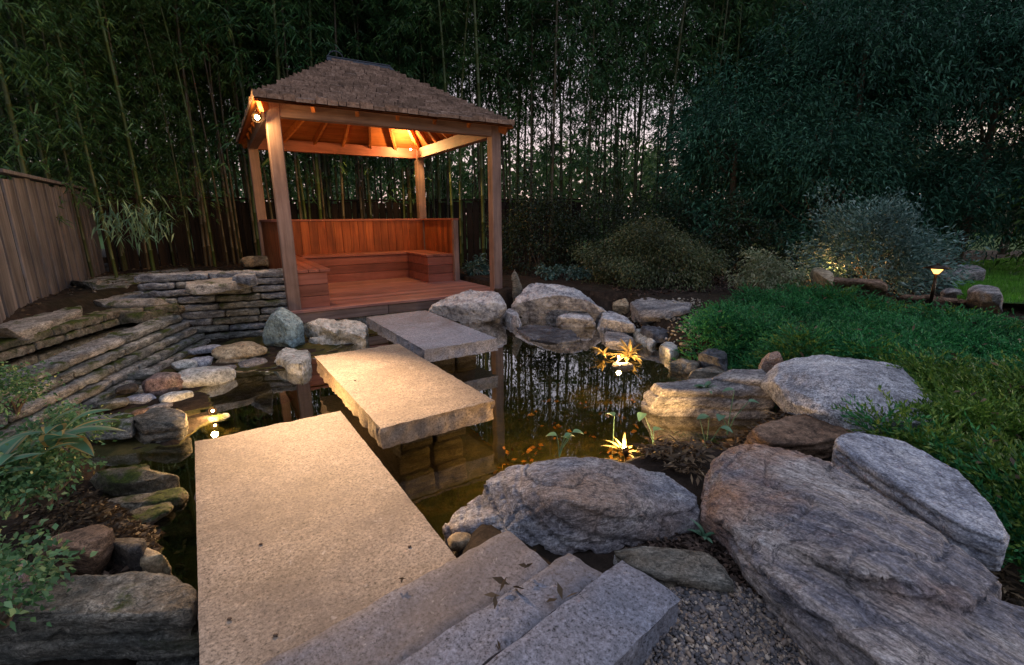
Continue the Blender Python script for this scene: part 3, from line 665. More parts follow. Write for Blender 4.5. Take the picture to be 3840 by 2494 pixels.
# ------------------------------------------------------------------ dry stone wall and the slabs on it
def flag(parent, p0, p1, dep, z0, z1, mat, seed):
    d = (p1-p0); L = d.length; d.normalize(); n = Vector((-d.y, d.x, 0))
    bm = bmesh.new()
    j = lambda a: random.uniform(-a, a)
    pts = []
    for s in (0, .03, L*.35, L*.7, L-.03, L):
        fr = j(.012)-(.012 if s in (0, L) else 0)
        for z, b in ((z0, 0), (z0+.3*(z1-z0), .006), (z1-.25*(z1-z0), .008), (z1+j(.004), 0)):
            pts.append(p0+d*s-n*(fr+b)+Vector((0, 0, z)))
            pts.append(p0+d*s+n*dep+Vector((0, 0, z)))
    hull(bm, pts)
    me = remesh(bm, .013); me.name = 'stone'; roughen(me, .011, 10, seed, 0, smooth=1, facets=6, fs=.25, crack=.004)
    return link('stone', me, mat, parent, True)
wl = thing('stone_wall', 'dry stacked flagstone wall along the left bank, running toward the viewer', 'stone wall')
wr = thing('stone_wall', 'dry stacked flagstone wall right of the corner, ending at the left gazebo post', 'stone wall')
sd_ = 0
for i in range(6):
    z0 = -.32+i*.07; t = i/5.
    a = Vector((-3.46-.26*t, 5.12-.13*t, 0)); b = Vector((-2.98-.24*t, 2.15, 0))
    s = 0; L = (b-a).length; dr = (b-a).normalized()
    while s < L-.05:
        ln = random.uniform(.22, .62) if i < 5 else random.uniform(.6, 1.)
        e = min(L, s+ln); sd_ += 1
        flag(wl, a+dr*e, a+dr*(s+.008), -.2, z0+random.uniform(-.004,.002), z0+random.uniform(.052,.06), RM['wall' if random.random() < .75 else 'cap'], sd_)
        s = e
for i in range(10):
    z0 = -.32+i*.083; t = i/9.
    a = Vector((-3.44-.28*t-.34, 5.14+.1*t-.13, 0)); b = Vector((-2.58, 5.47+.12*t, 0))
    s = 0; L = (b-a).length; dr = (b-a).normalized()
    while s < L-.05:
        ln = random.uniform(.3, .75); e = min(L, s+ln)
        if L-e < .18: e = L
        sd_ += 1
        flag(wr, a+dr*(s+.008), a+dr*e, .22, z0+random.uniform(-.004,.002), z0+random.uniform(.062,.07), RM['wallblue' if random.random() < .6 else 'wall'], sd_)
        s = e
wb = thing('stone_wall', 'low stone wall at the back of the water channel, under the cap slabs', 'stone wall')
for (a, b) in ((Vector((-4.2, 4.85, 0)), Vector((-3.9, 2.1, 0))), (Vector((-3.66, 5.2, 0)), Vector((-4.22, 4.87, 0)))):
    for i in range(2, 4):
        s = 0; L = (b-a).length; dr = (b-a).normalized()
        while s < L-.05:
            e = min(L, s+random.uniform(.25, .6)); sd_ += 1
            flag(wb, a+dr*e, a+dr*(s+.008), -.22, -.1+i*.075, -.1+i*.075+.065, RM['mossy'], sd_); s = e
CS = 'flat cap slabs above the wall'
for hl, lab, mt in (
    (H([(-60,748),(0,728),(120,700),(180,692),(192,704),(188,722),(100,752),(0,785),(-60,800)], .25, (), .14, .05, sink=-.06), 'long grey cap slab at the left edge over the water channel', 'cap'),
    (H([(178,672),(250,652),(350,634),(380,640),(330,658),(240,680),(192,694)], .3, (), .2, .05), 'narrow cap slab against the fence foot', 'cap'),
    (H([(122,672),(165,664),(176,680),(170,694),(125,692)], .3, (), .18, .05), 'small dark stone between the cap slabs and the fence', 'wall'),
    (H([(198,684),(300,678),(400,672),(412,690),(390,698),(205,704)], .26, (), .18, .05), 'grey slab jutting over the channel below the moss', 'cap'),
    (H([(200,712),(300,706),(400,706),(425,700),(430,712),(330,730),(210,730)], .16, (), .07, .05), 'lowest shaded mossy slab under the jutting one', 'mossy'),
    (H([(140,664),(320,624),(430,618),(445,634),(330,646),(180,684)], .34, (), .2, .1), 'broad shaded slab at the very back under the bamboo', 'wall'),
    (H([(40,712),(110,666),(172,656),(204,674),(196,690),(120,702)], .27, (), .18, .06), 'mossy slab between the fence and the long grey cap slab', 'mossy'),
    (H([(330,640),(430,632),(530,626),(540,634),(480,644),(350,652)], .42, (), .34, .08), 'long straight cap slab at the back of the wall', 'cap'),
    (H([(380,655),(430,645),(440,652),(400,662)], .38, (), .32, .05), 'small moss edged stone resting behind the wall', 'mossy'),
    (H([(430,655),(500,646),(590,640),(600,650),(520,662),(430,668)], .44, (), .37, .08), 'thin cap slab over the wall corner', 'cap'),
    (H([(540,640),(570,630),(600,634),(590,648)], .5, (), .42, .08), 'broken grey cap stone left of the gazebo post', 'wallblue'),
    ): rock('cap_slab', lab, 'stone slab', [hl], mt, voxel=.014, amp=.01, freq=7, group=CS)

# ------------------------------------------------------------------ gazebo
A = .5491; GW, GD, S_, GH = 2.867, 2.954, .14, 2.1
gaz = thing('gazebo', 'cedar garden gazebo with shingled hip roof and built-in corner bench', 'gazebo', (-2.5751, 5.4237, .043), A)
GM = Matrix.Translation((-2.5751, 5.4237, .043)) @ Matrix.Rotation(A, 4, 'Z')
def gpart(name, fn, mat, bev=.004, parent=gaz):
    bm = bmesh.new(); fn(bm)
    if bev: bevel_all(bm, bev)
    return link(name, bm_mesh(name, bm), mat, parent)
for (u, v) in ((0, 0), (GW-S_, 0), (0, GD-S_), (GW-S_, GD-S_)):
    gpart('post', lambda b: box(b, u, u+S_, v, v+S_, -.25 if v == 0 else 0, GH+.17), M_POST, .008)
BH = .17
gpart('beam', lambda b: box(b, S_-.002, GW-S_+.002, .006, S_-.01, GH, GH+BH), M_BEAM)
gpart('beam', lambda b: box(b, S_-.002, GW-S_+.002, GD-S_+.01, GD-.006, GH, GH+BH), M_CEDARH)
gpart('beam', lambda b: box(b, .006, S_-.01, S_-.002, GD-S_+.002, GH, GH+BH), M_BEAMV)
gpart('beam', lambda b: box(b, GW-S_+.01, GW-.006, S_-.002, GD-S_+.002, GH, GH+BH), M_BEAMV)
def deck(b):
    n = 20; w = (GD+.04)/n
    for i in range(n): box(b, .0-.03, GW+.03, -.05+i*w, -.05+(i+1)*w-.006, -.03, 0)
gpart('deck', deck, M_DECK, .002)
gpart('fascia', lambda b: (box(b, -.02, 1.15, -.035, -.005, -.15, -.034), box(b, 1.156, 2.3, -.035, -.005, -.15, -.034), box(b, 2.306, GW+.02, -.035, -.005, -.15, -.034)), M_BEAM, .002)
gpart('footing', lambda b: (box(b, .02, GW-.02, .0, .1, -.45, -.152), box(b, .02, .12, .1, GD, -.45, -.04), box(b, GW-.12, GW-.02, .1, GD, -.45, -.04)), RM['wall'], .0)
# bench
Bh, WE, SH, SB = 1.0325, 1.417, .453, .42
def boards(b, x0, x1, y, axis_):
    n = int((x1-x0)/.14)+1; w = (x1-x0)/n
    for i in range(n):
        e = random.uniform(0, .003)
        if axis_ == 0: box(b, x0+i*w, x0+(i+1)*w-.004, y+e, y+.03+e, .0, Bh-.035)
        else: box(b, y+e, y+.03+e, x0+i*w, x0+(i+1)*w-.004, .0, Bh-.035)
inb = GD-S_
bb = gpart('bench', lambda b: boards(b, S_*.6, GW-S_*.7, inb-.035, 0), M_CEDAR, .002)
gpart('bench_cap', lambda b: (box(b, S_*.5, GW-S_*.5, inb-.05, inb+.06, Bh-.034, Bh)), M_CEDARH, .003, bb)
gpart('wing_panel', lambda b: boards(b, inb-WE+.07, inb-.04, GW-S_+.06, 1), M_CEDAR, .002, bb)
gpart('wing_cap', lambda b: box(b, GW-S_+.03, GW-.01, inb-WE, inb-.052, Bh-.034, Bh), M_CEDARH, .003, bb)
gpart('wing_post', lambda b: box(b, GW-S_+.03, GW-.02, inb-WE, inb-WE+.07, 0, Bh-.035), M_POST, .004, bb)
gpart('wing_panel', lambda b: boards(b, .25, inb-.04, S_-.1, 1), M_CEDAR, .002, bb)
gpart('wing_cap', lambda b: box(b, .02, S_-.02, S_, inb-.052, Bh-.034, Bh), M_CEDARH, .003, bb)
def seatbox(b, x0, x1, y0, y1, front):
    n = 3; h = (SH-.035)/n
    for i in range(n): box(b, x0, x1, y0, y1, i*h, (i+1)*h-.005)
gpart('seat_riser', lambda b: seatbox(b, .478, GW-S_-SB+.0, inb-SB, inb-.06, 0), M_CEDARH, .002, bb)
gpart('seat_riser', lambda b: seatbox(b, GW-S_-SB, GW-S_+.03, inb-WE+.06, inb-.06, 0), M_CEDARH, .002, bb)
gpart('seat_riser', lambda b: seatbox(b, S_+.005, .476, .085, inb-.06, 0), M_CEDARH, .002, bb)
def seat(b):
    for i in range(4):
        w = (SB+.02)/4; y0 = inb-SB-.03+i*w; box(b, S_+.4, GW-S_-SB-.03, y0, y0+w-.005, SH-.034, SH)
    for i in range(4):
        w = (SB+.06)/4; x0 = GW-S_-SB-.025+i*w; box(b, x0, x0+w-.005, inb-WE+.04, inb-.06, SH-.033, SH+.001)
    for i in range(3):
        w = .37/3; x0 = S_+.005+i*w; box(b, x0, x0+w-.005, .06, inb-.06, SH-.033, SH+.001)
gpart('seat', seat, M_CEDARH, .003, bb)
# roof : hip with a short ridge, courses of split shingles
EZ, PZ, OV = GH+.17, 3.13, .11
E0 = np.array([[-OV, -OV-.05], [GW+OV, -OV-.05], [GW+OV, GD+OV], [-OV, GD+OV]])
Rl, Rr = np.array([1.1, GD/2]), np.array([1.78, GD/2])
def roof_pt(side, s, t):
    a, b = E0[side], E0[(side+1) % 4]
    top = {0: (Rl, Rr), 1: (Rr, Rr), 2: (Rr, Rl), 3: (Rl, Rl)}[side]
    p = (a*(1-s)+b*s)*(1-t)+(top[0]*(1-s)+top[1]*s)*t
    return Vector((p[0], p[1], EZ-.04+(PZ-EZ+.04)*t))
bm = bmesh.new()
for side in range(4):                                     # ceiling boards under the shingles
    q = [bm.verts.new(roof_pt(side, s, t)+Vector((0, 0, -.015))) for s, t in ((0, 0), (1, 0), (1, 1), (0, 1))]
    if side in (1, 3): q = q[:3]
    bm.faces.new(q)
    q2 = [bm.verts.new(v.co+Vector((0, 0, -.018))) for v in q]; bm.faces.new(q2[::-1])
roof = link('roof', bm_mesh('roof', bm), M_CEIL, gaz)
bm = bmesh.new(); NR = 21
for side in range(4):
    for r in range(NR):
        t0 = r/NR; t1 = min(1., (r+1.75)/NR)
        a, b = roof_pt(side, 0, t0), roof_pt(side, 1, t0); Ln = (b-a).length; s = -.002
        while s < 1:
            w_ = random.uniform(.09, .2)/max(Ln, .05); s1 = min(1.003, s+w_)
            if 1-s1 < .3*w_: s1 = 1.003
            g = .0045/max(Ln, .1); jt = random.uniform(-.012, .01)/1.2
            th = random.uniform(.016, .052); tt = max(0, t0+jt) if r else t0-abs(jt)*1.6
            lo = .012; P = [roof_pt(side, s+g, tt), roof_pt(side, s1-g, tt), roof_pt(side, s1-g, t1), roof_pt(side, s+g, t1)]
            vt = [bm.verts.new(P[0]+Vector((0, 0, lo+th+.012))), bm.verts.new(P[1]+Vector((0, 0, lo+th+.012+random.uniform(-.004, .004)))), bm.verts.new(P[2]+Vector((0, 0, .008))), bm.verts.new(P[3]+Vector((0, 0, .008)))]
            vb = [bm.verts.new(P[0]+Vector((0, 0, lo-.004))), bm.verts.new(P[1]+Vector((0, 0, lo-.004)))]
            bm.faces.new(vt); bm.faces.new((vb[0], vb[1], vt[1], vt[0])); bm.faces.new((vb[0], vt[0], vt[3])); bm.faces.new((vb[1], vt[2], vt[1])); bm.faces.new((vb[1], vb[0], vt[3], vt[2]))
            s = s1
link('shingles', bm_mesh('shingles', bm), M_SHINGLE, roof)
for side in range(4):
    n = (6, 6, 6, 6)[side]
    def raf(b, side=side):
        for i in range(1, n):
            s = i/n; p, q = roof_pt(side, s, .085)-Vector((0, 0, .04)), roof_pt(side, s, .97)-Vector((0, 0, .04))
            d = (q-p); M_ = Matrix.Translation((p+q)/2-Vector((0, 0, .055))) @ d.to_track_quat('X', 'Z').to_matrix().to_4x4()
            box(b, -d.length/2, d.length/2, -.02, .02, -.045, .045, M_)
    gpart('rafters', raf, M_CEIL, .002, roof)
def hips(b):
    for side in range(4):
        p, q = roof_pt(side, 0, .05)-Vector((0, 0, .05)), roof_pt(side, 0, .98)-Vector((0, 0, .05)); d = q-p
        M_ = Matrix.Translation((p+q)/2-Vector((0, 0, .06))) @ d.to_track_quat('X', 'Z').to_matrix().to_4x4(); box(b, -d.length/2, d.length/2, -.025, .025, -.055, .055, M_)
gpart('hip_rafters', hips, M_CEIL, .002, roof)
def ridge(b):
    for sgn in (-1, 1):
        v = [b.verts.new(p) for p in ((Rl[0]-.1, Rl[1], PZ+.06), (Rr[0]+.1, Rr[1], PZ+.06), (Rr[0]+.14, Rr[1]+sgn*.08, PZ-.01), (Rl[0]-.12, Rl[1]+sgn*.08, PZ-.01))]
        b.faces.new(v)
    cyl(b, (Rl[0]-.1, Rl[1], PZ+.062), (Rr[0]+.1, Rr[1], PZ+.062), .012, .012, 8)
gpart('ridge_cap', ridge, M_RIDGE, 0, roof)
o = gpart('hanging_hook', lambda b: None, M_METAL, 0) if False else None
V, Fc = tube([(1.12+.1*math.cos(a), GD/2, PZ+.05+.09*math.sin(a)) for a in np.linspace(.3, PI-.1, 9)], .008, 6)
link('ridge_loop', npmesh('ridge_loop', V, Fc), M_RIDGE, roof, True)

# ------------------------------------------------------------------ lamps
def lamp_light(name, kind, loc, energy, col, parent=None, target=None, size=.05, angle=60, blend=.6):
    d = bpy.data.lights.new(name, kind); d.energy = energy; d.color = col; d.shadow_soft_size = size
    if kind == 'SPOT': d.spot_size = math.radians(angle); d.spot_blend = blend
    o = bpy.data.objects.new(name, d); COL.objects.link(o); o.location = loc
    if target is not None: o.rotation_euler = (Vector(target)-Vector(loc)).to_track_quat('-Z', 'Y').to_euler()
    return o
WARM = (1., .56, .2)
def spotlight(label, loc, aim, r=.035, stake=True, group='small spotlights'):
    """housing, lens and stake or bracket"""
    e = thing('spotlight', label, 'spotlight', loc, 0, group); d = Vector(aim).normalized()
    bm = bmesh.new(); cyl(bm, -d*r*2.2, d*0, r*.55, r, 14, True); cyl(bm, d*0, d*r*.5, r*1.1, r*1.15, 14, False)
    link('housing', bm_mesh('housing', bm), M_METAL, e, True)
    bm = bmesh.new(); bmesh.ops.create_uvsphere(bm, u_segments=12, v_segments=8, radius=r*(.5 if not stake else .36))
    o = link('lens', bm_mesh('lens', bm), M_BULB, e, True); o.location = d*r*.35
    bm = bmesh.new(); cyl(bm, -d*r*1.4, -d*r*1.4+Vector((0, 0, -.12 if stake else .1)), .006, .005, 8)
    link('bracket', bm_mesh('bracket', bm), M_METAL, e, True); return e
def gw(u, v, w): return GM @ Vector((u, v, w))
LP1 = gw(-.085, -.03, GH-.03); slabc = Vector((-1.1, 2.75, 0))
spotlight('bright spotlight on the outer side of the left front gazebo post', LP1, (slabc-LP1), .045, False)
LP2 = gw(GW-.36, GD-.45, GH+.11)
spotlight('spotlight under the gazebo roof at the back right post', LP2, (-.2, -1, .1), .022, False)
LP3 = at(495, 955, -.19); spotlight('pond spotlight among the cobbles of the left bank', LP3, (.35, -1, .35), .022)
LP4 = at(1437, 829, -.2); cobble(1446, 852, 60, 26, -.27, 'fallen', 'flat rock added in the water to hide the reflection of the far pond light', None); cobble(505, 975, 56, 26, -.27, 'wall', 'wet rock added to hide the reflection of the left pond light', None)  # both rocks are added to cover the lenses' mirror images in the water
spotlight('pond spotlight half hidden in bright leaves on the far shore', LP4, (-.1, -1, .35), .025)
LP5 = at(1452, 1042, -.2); spotlight('pond spotlight shining through straw coloured leaves behind the grey boulder', LP5, (-.2, .2, 1), .022)
lamp_light('spot_to_slabs', 'SPOT', LP1+(slabc-LP1).normalized()*.04, 950, (1, .62, .33), target=slabc, size=.02, angle=31, blend=1.)
lamp_light('post_lamp_glow', 'POINT', LP1+Vector((-.04, -.09, -.02)), 14, WARM, size=.03)
lamp_light('roof_lamp_left', 'POINT', gw(.35, .4, GH+.05), 16, WARM, size=.03)
lamp_light('roof_lamp', 'POINT', LP2+Vector((-.03, -.1, .03)), 22, WARM, size=.02)
lamp_light('roof_lamp_down', 'SPOT', gw(GW-.5, 1.0, GH+.2), 30, WARM, target=gw(GW/2-.2, GD-.1, .55), size=.03, angle=85, blend=1)
lamp_light('pond_lamp_left', 'POINT', LP3+Vector((.02, -.05, .05)), 4.5, WARM, size=.02)
lamp_light('pond_lamp_far', 'POINT', LP4+Vector((0, -.05, .06)), 8, WARM, size=.02)
lamp_light('pond_lamp_far_spot', 'SPOT', LP4+Vector((0, -.03, .02)), 10, WARM, target=at(1560, 930, -.15), size=.02, angle=60, blend=.8)
lamp_light('pond_lamp_near', 'POINT', LP5+Vector((0, .02, .06)), 4.5, WARM, size=.02)
LPU = at(1330, 990, -.5); lamp_light('underwater_lamp', 'POINT', Vector((.3, 2.75, -.36)), 7, WARM, size=.02)
lamp_light('under_slab_lamp', 'POINT', Vector((-1.42, 2.86, -.16)), 9, WARM, size=.02)
lamp_light('pond_lamp_near_spot', 'SPOT', LP5+Vector((0, .05, .06)), 22, WARM, target=at(1545, 925, -.12), size=.02, angle=34, blend=.8)
# path light
pp = at(2161, 712, .08); e = thing('path_light', 'bronze mushroom path light glowing above the juniper', 'path light', pp)
bm = bmesh.new(); cyl(bm, (0, 0, 0), (0, 0, .36), .018, .015, 10); link('post', bm_mesh('post', bm), M_METAL, e, True)
bm = bmesh.new(); cyl(bm, (0, 0, .42), (0, 0, .455), .13, .03, 20); cyl(bm, (0, 0, .455), (0, 0, .475), .02, .012, 10); link('shade', bm_mesh('shade', bm), M_METAL, e, True)
bm = bmesh.new(); cyl(bm, (0, 0, .36), (0, 0, .415), .02, .055, 16); link('lens', bm_mesh('lens', bm), emit('path_lens', (1, .42, .1), 1.6), e, True)
lamp_light('path_lamp', 'SPOT', pp+Vector((0, 0, .4)), 16, (1, .66, .22), target=pp+Vector((-.25, -.1, 0)), size=.04, angle=150, blend=1)
# hidden garden spotlight by the rocks near the variegated shrub
pr = at(1872, 655, .1); spotlight('low garden spotlight behind the variegated shrub', pr+Vector((0, .1, .05)), (1, -.1, .2), .03)
lamp_light('garden_lamp', 'POINT', pr+Vector((.12, -.4, .2)), 8, (1, .5, .16), size=.03)

# ------------------------------------------------------------------ vegetation
def cloud(n, rx, ry, rz, shell=.5, flatb=-.2):
    """points in a lumpy half dome"""
    d = unit(n); d[:, 2] = np.where(d[:, 2] < flatb, -d[:, 2], d[:, 2]); r = shell+(1-shell)*rng.random(n)**.6
    ph = rng.random(6)*9
    lump = 1+.14*np.sin(d[:, 0]*5+ph[0])*np.sin(d[:, 1]*6+ph[1])+.12*np.sin(d[:, 2]*8+ph[2]+d[:, 0]*4)
    return d*(r*lump**1.6)[:, None]*np.array([rx, ry, rz]), d
def clumps(nc, per, spread, rx, ry, rz, L, W, droop, outw=.8, down=.3, shell=.5, up=0.):
    c, d = cloud(nc, rx, ry, rz, shell)
    P = np.repeat(c, per, 0)+rng.normal(size=(nc*per, 3))*spread
    D = np.repeat(d, per, 0)*outw+unit(nc*per)*.8; D[:, 2] += up-down
    n = len(P); return leaf_quads(P, D, L*rng.uniform(.6, 1.2, n), W*rng.uniform(.7, 1.2, n), droop)
def stems(n, rx, ry, rz, r=.012, z0=0.):
    out = []
    for i in range(n):
        a = rng.random()*6.28; q = np.array([math.cos(a)*rx*.7, math.sin(a)*ry*.7, rz*rng.uniform(.5, .9)])*rng.uniform(.4, 1)
        t = np.linspace(0, 1, 6)[:, None]; p = q*np.concatenate([t**1.4, t**1.4, t], 1)+np.array([0, 0, z0]); out.append(tube(p, np.linspace(r, r*.3, 6), 5))
    return join(out)
def shrub(name, label, cat, loc, r, z, mat, nc, per, spread, L, W, group=None, droop=.3, down=.3, shell=.55, lift=.1, up=0., ns=7):
    e = thing(name, label, cat, loc, 0, group)
    V, Fc = clumps(nc, per, spread, r[0], r[1], z, L, W, droop, down=down, shell=shell, up=up); V[:, 2] += lift
    link('foliage', npmesh('foliage', V, Fc), mat, e)
    V, Fc = stems(ns, r[0], r[1], z, .014); link('stems', npmesh('stems', V, Fc), M_LICHEN, e, True); return e
# bamboo prototypes -------------------------------------------------
def bamboo(h, r, leafz, nb, leafL, culm, leafm, lean=.3, per=7):
    e = thing('bamboo', None, 'bamboo')
    t = np.linspace(0, 1, 45); a = rng.random()*6.28; bend = lean*t**2.4
    x, y = math.cos(a)*bend, math.sin(a)*bend
    pts = np.stack([x, y, h*t-(.25*lean*t**4)], 1); V, Fc = [], []
    rad = r*(1-.75*t**1.3)
    p2, r2 = [], []
    for i in range(len(t)):                                    # node rings
        p = pts[i]
        if i % 2 == 0 and 0 < i < len(t)-1:
            for dz, k_ in ((-.012, 1.), (-.004, 1.18), (.004, 1.18), (.012, .97)): p2.append(p+np.array([0, 0, dz])); r2.append(rad[i]*k_)
        else: p2.append(p); r2.append(rad[i])
    parts = [tube(p2, r2, 7)]
    LP, LD = [], []
    for b in range(nb):
        z = rng.uniform(leafz, 1)**.9*h if rng.random() < .9 else rng.uniform(leafz*.5, 1)*h
        f = min(.999, z/h); base = np.array([math.cos(a)*lean*f**2.4, math.sin(a)*lean*f**2.4, z]); az = rng.random()*6.28
        ln = rng.uniform(.35, 1.1)*(1.1-.5*f); m = 6; s = np.linspace(0, 1, m)
        q = base+np.stack([math.cos(az)*ln*s, math.sin(az)*ln*s, ln*(.55*s-.75*s**2)], 1)
        parts.append(tube(q, np.linspace(.005, .0015, m), 3))
        for c in range(rng.integers(3, 6)):
            u = q[rng.integers(2, m)]+rng.normal(size=3)*.09
            for _ in range(per):
                LP.append(u+rng.normal(size=3)*.035); g = rng.random()*6.28
                LD.append((math.cos(g)*.8+math.cos(az)*.3, math.sin(g)*.8+math.sin(az)*.3, rng.uniform(-.9, .15)))
    V, Fc = join(parts); link('culm', npmesh('culm', V, Fc), culm, e, True)
    n = len(LP); V, Fc = leaf_quads(np.array(LP), np.array(LD), leafL*rng.uniform(.6, 1.2, n), leafL*.15*rng.uniform(.8, 1.2, n), .3, .35)
    link('foliage', npmesh('foliage', V, Fc), leafm, e); return e
BG = 'bamboo grove behind the gazebo'; BL = 'bamboo grove behind the fence'
protoB = [bamboo(9.5, .03, lz, nb, .16, cm, L_BAM, ln) for lz, nb, cm, ln in ((.3, 130, M_CULM, .9), (.36, 120, M_CULMD, .6), (.25, 140, M_CULMD, 1.2), (.4, 110, M_CULMT, .5), (.22, 150, M_CULMD, .8))]
protoN = [bamboo(8.5, .026, lz, nb, .13, cm, L_BAMN, ln) for lz, nb, cm, ln in ((.42, 110, M_CULM, .9), (.5, 90, M_CULMT, .6), (.14, 150, M_CULMD, .5), (.2, 170, M_CULMD, .7))]
used = set()
def plant(proto, x, y, rz, sc, tilt=(0, 0), label='', group=None, zs=1.):
    z = gz(x, y)-.05; rot = (tilt[0], tilt[1], rz); s3 = (sc, sc, sc*zs)
    if id(proto) not in used:
        used.add(id(proto)); e = proto; e.location = (x, y, z); e.rotation_euler = rot; e.scale = s3
    else: e = dup(proto, (x, y, z), rot, s3)
    tag(e, label, None, group); return e
nb_ = 0
for i in range(900):
    if nb_ >= 116: break
    x = rng.uniform(-11, 10.5); y = rng.uniform(10.0, 13.2)+(.25*max(0, x-3))
    if rng.random() < .55 and -2 < x < 6 : continue
    nb_ += 1
    plant(protoB[rng.integers(0, 5)], x, y, rng.random()*6.28, rng.uniform(.75, 1.15), (rng.normal()*.02, rng.normal()*.02),
          'slender leafy bamboo in the dense dark grove across the back', BG)
for i in range(48):
    f = rng.random(); x = -4.9-1.5*f+rng.uniform(-2.6, -.2); y = 4.2+2.6*f+rng.uniform(0, 4)
    plant(protoN[rng.choice([0, 3, 3, 2])], x, y, rng.random()*6.28, rng.uniform(.7, 1.1), (rng.normal()*.02, rng.normal()*.03),
          'green bamboo in the shady grove beyond the weathered fence', BL)
for x, y, p, sc, lab in (
    (272, 646, 0, .8, 'yellow green bamboo culm rising in front of the fence end'), (358, 632, 0, 1., 'green bamboo culm left of the drooping leaf spray'),
    (345, 625, 1, .8, 'pale bamboo culm crossing the middle of the left grove'), (500, 618, 0, .8, 'slim bamboo culm above the back cap slab'),
    (530, 612, 1, .7, 'leftmost of the tan bamboo culms by the gazebo'), (565, 610, 1, .65, 'tan bamboo culm just left of the gazebo lamp'),
    (545, 611, 1, .9, 'middle one of the tan bamboo culms by the gazebo'), (450, 622, 2, .55, 'short leafy bamboo in front of the dark fence')):
    q = at(x, y, .33); plant(protoN[p], q.x, q.y, rng.random()*6.28, sc, (rng.normal()*.01, rng.uniform(-.05, .0)), lab, BL)
for u, v, p, sc, lab in ((3.3, 2.6, 0, 1.1, 'thick yellow green bamboo culm right behind the bench wing'), (3.75, 2.2, 0, 1.25, 'thick bright green bamboo culm standing left of the right front post'),
        (3.6, 2.9, 0, .9, 'thinner green bamboo culm between the two thick ones')):
    q = gw(u, v, 0); plant(protoN[p], q.x, q.y, rng.random()*6.28, sc, (0, 0), lab, BG)
for i in range(66):
    u, v = rng.uniform(-1.8, 4.4), rng.uniform(3.6, 5.8); q = gw(u, v, 0)
    plant(protoB[rng.choice([0, 3, 1])] if i % 3 else protoN[1], q.x, q.y, rng.random()*6.28, rng.uniform(.8, 1.15), (rng.normal()*.03, rng.normal()*.03), 'bare bamboo culm close behind the gazebo bench', BG)

protoT = bamboo(8.5, .02, .3, 26, .15, M_CULMD, L_BAM, .4); protoT2 = bamboo(9, .024, .42, 30, .15, M_CULM, L_BAM, .3)
for i in range(58):
    plant((protoT, protoT2)[i % 2], rng.uniform(-3, 6.2), rng.uniform(9.9, 13.5), rng.random()*6.28, rng.uniform(.8, 1.1), (rng.normal()*.015, rng.normal()*.015), 'thin sparsely leaved bamboo culm against the pale sky', BG)
for i in range(12):
    plant(protoB[i % 5], rng.uniform(3.6, 5.8), rng.uniform(11.8, 13.8), rng.random()*6.28, rng.uniform(.9, 1.1), (0, 0), 'slender leafy bamboo in the dense dark grove across the back', BG)
# evergreen trees on the right ---------------------------------------
def tree(label, x, y, h, r, mat, nc, L, W, cz=.25, group='evergreen trees on the right', name='evergreen_tree'):
    z = gz(x, y); e = thing(name, label, 'tree', (x, y, z), 0, group)
    t = np.linspace(0, 1, 8)[:, None]; p = np.concatenate([.1*np.sin(t*4), .08*np.cos(t*3), t*h*.85], 1); parts = [tube(p, np.linspace(.09, .02, 8), 7)]
    for i in range(9):
        f = rng.uniform(.25, .8); a = rng.random()*6.28; b0 = np.array([.05, .05, h*.85*f]); s = np.linspace(0, 1, 5)[:, None]
        parts.append(tube(b0+np.concatenate([math.cos(a)*r*.8*s, math.sin(a)*r*.8*s, .5*r*s**1.5], 1), np.linspace(.03, .006, 5), 5))
    V, Fc = join(parts); link('trunk', npmesh('trunk', V, Fc), M_LICHEN, e, True)
    V, Fc = clumps(nc, 44, .15, r, r, h*(1-cz)*.55, L, W, .35, down=.35, shell=.35); 
    c = np.array([0, 0, h*(cz+(1-cz)*.5)]); 
    V2, F2 = clumps(nc//2, 44, .16, r*1.05, r*1.05, h*.3, L, W, .35, down=.4, shell=.5); V2[:, 2] = V2[:, 2]*1.+h*.12
    V[:, 2] += c[2]*.8
    V, Fc = join([(V, Fc), (V2, F2)]); link('crown', npmesh('crown', V, Fc), mat, e); return e
tree('dark leafy evergreen tree behind the small conifer seedling', 4.2, 9.6, 3.9, 1.25, L_LAUREL, 420, .1, .024)
tree('tall dark evergreen tree standing behind the silvery shrub', 6.4, 9.6, 6.2, 1.7, L_LAUREL, 700, .105, .025)
tree('glossy evergreen tree behind the right end of the silvery shrub', 8.3, 8.9, 5.6, 1.6, L_LAUREL, 700, .105, .025)
tree('broad evergreen tree behind the lawn', 10.3, 9.2, 6.4, 1.8, L_LAUREL, 620, .105, .026)
tree('low evergreen tree between the bamboo and the dome shaped shrub', 5.4, 8.6, 3.0, 1.05, L_LAUREL, 330, .095, .023)
tree('yellow green tree at the right edge above the lawn', 9.2, 6.9, 5.2, 1.25, L_BRIGHT, 360, .12, .04)
tree('high dark evergreen tree closing the gap at the upper right', 8.0, 12.0, 8.4, 2., L_LAUREL, 600, .13, .03)
tree('dark evergreen tree deep behind the broad one', 12.3, 12., 8., 2.2, L_LAUREL, 520, .13, .03)
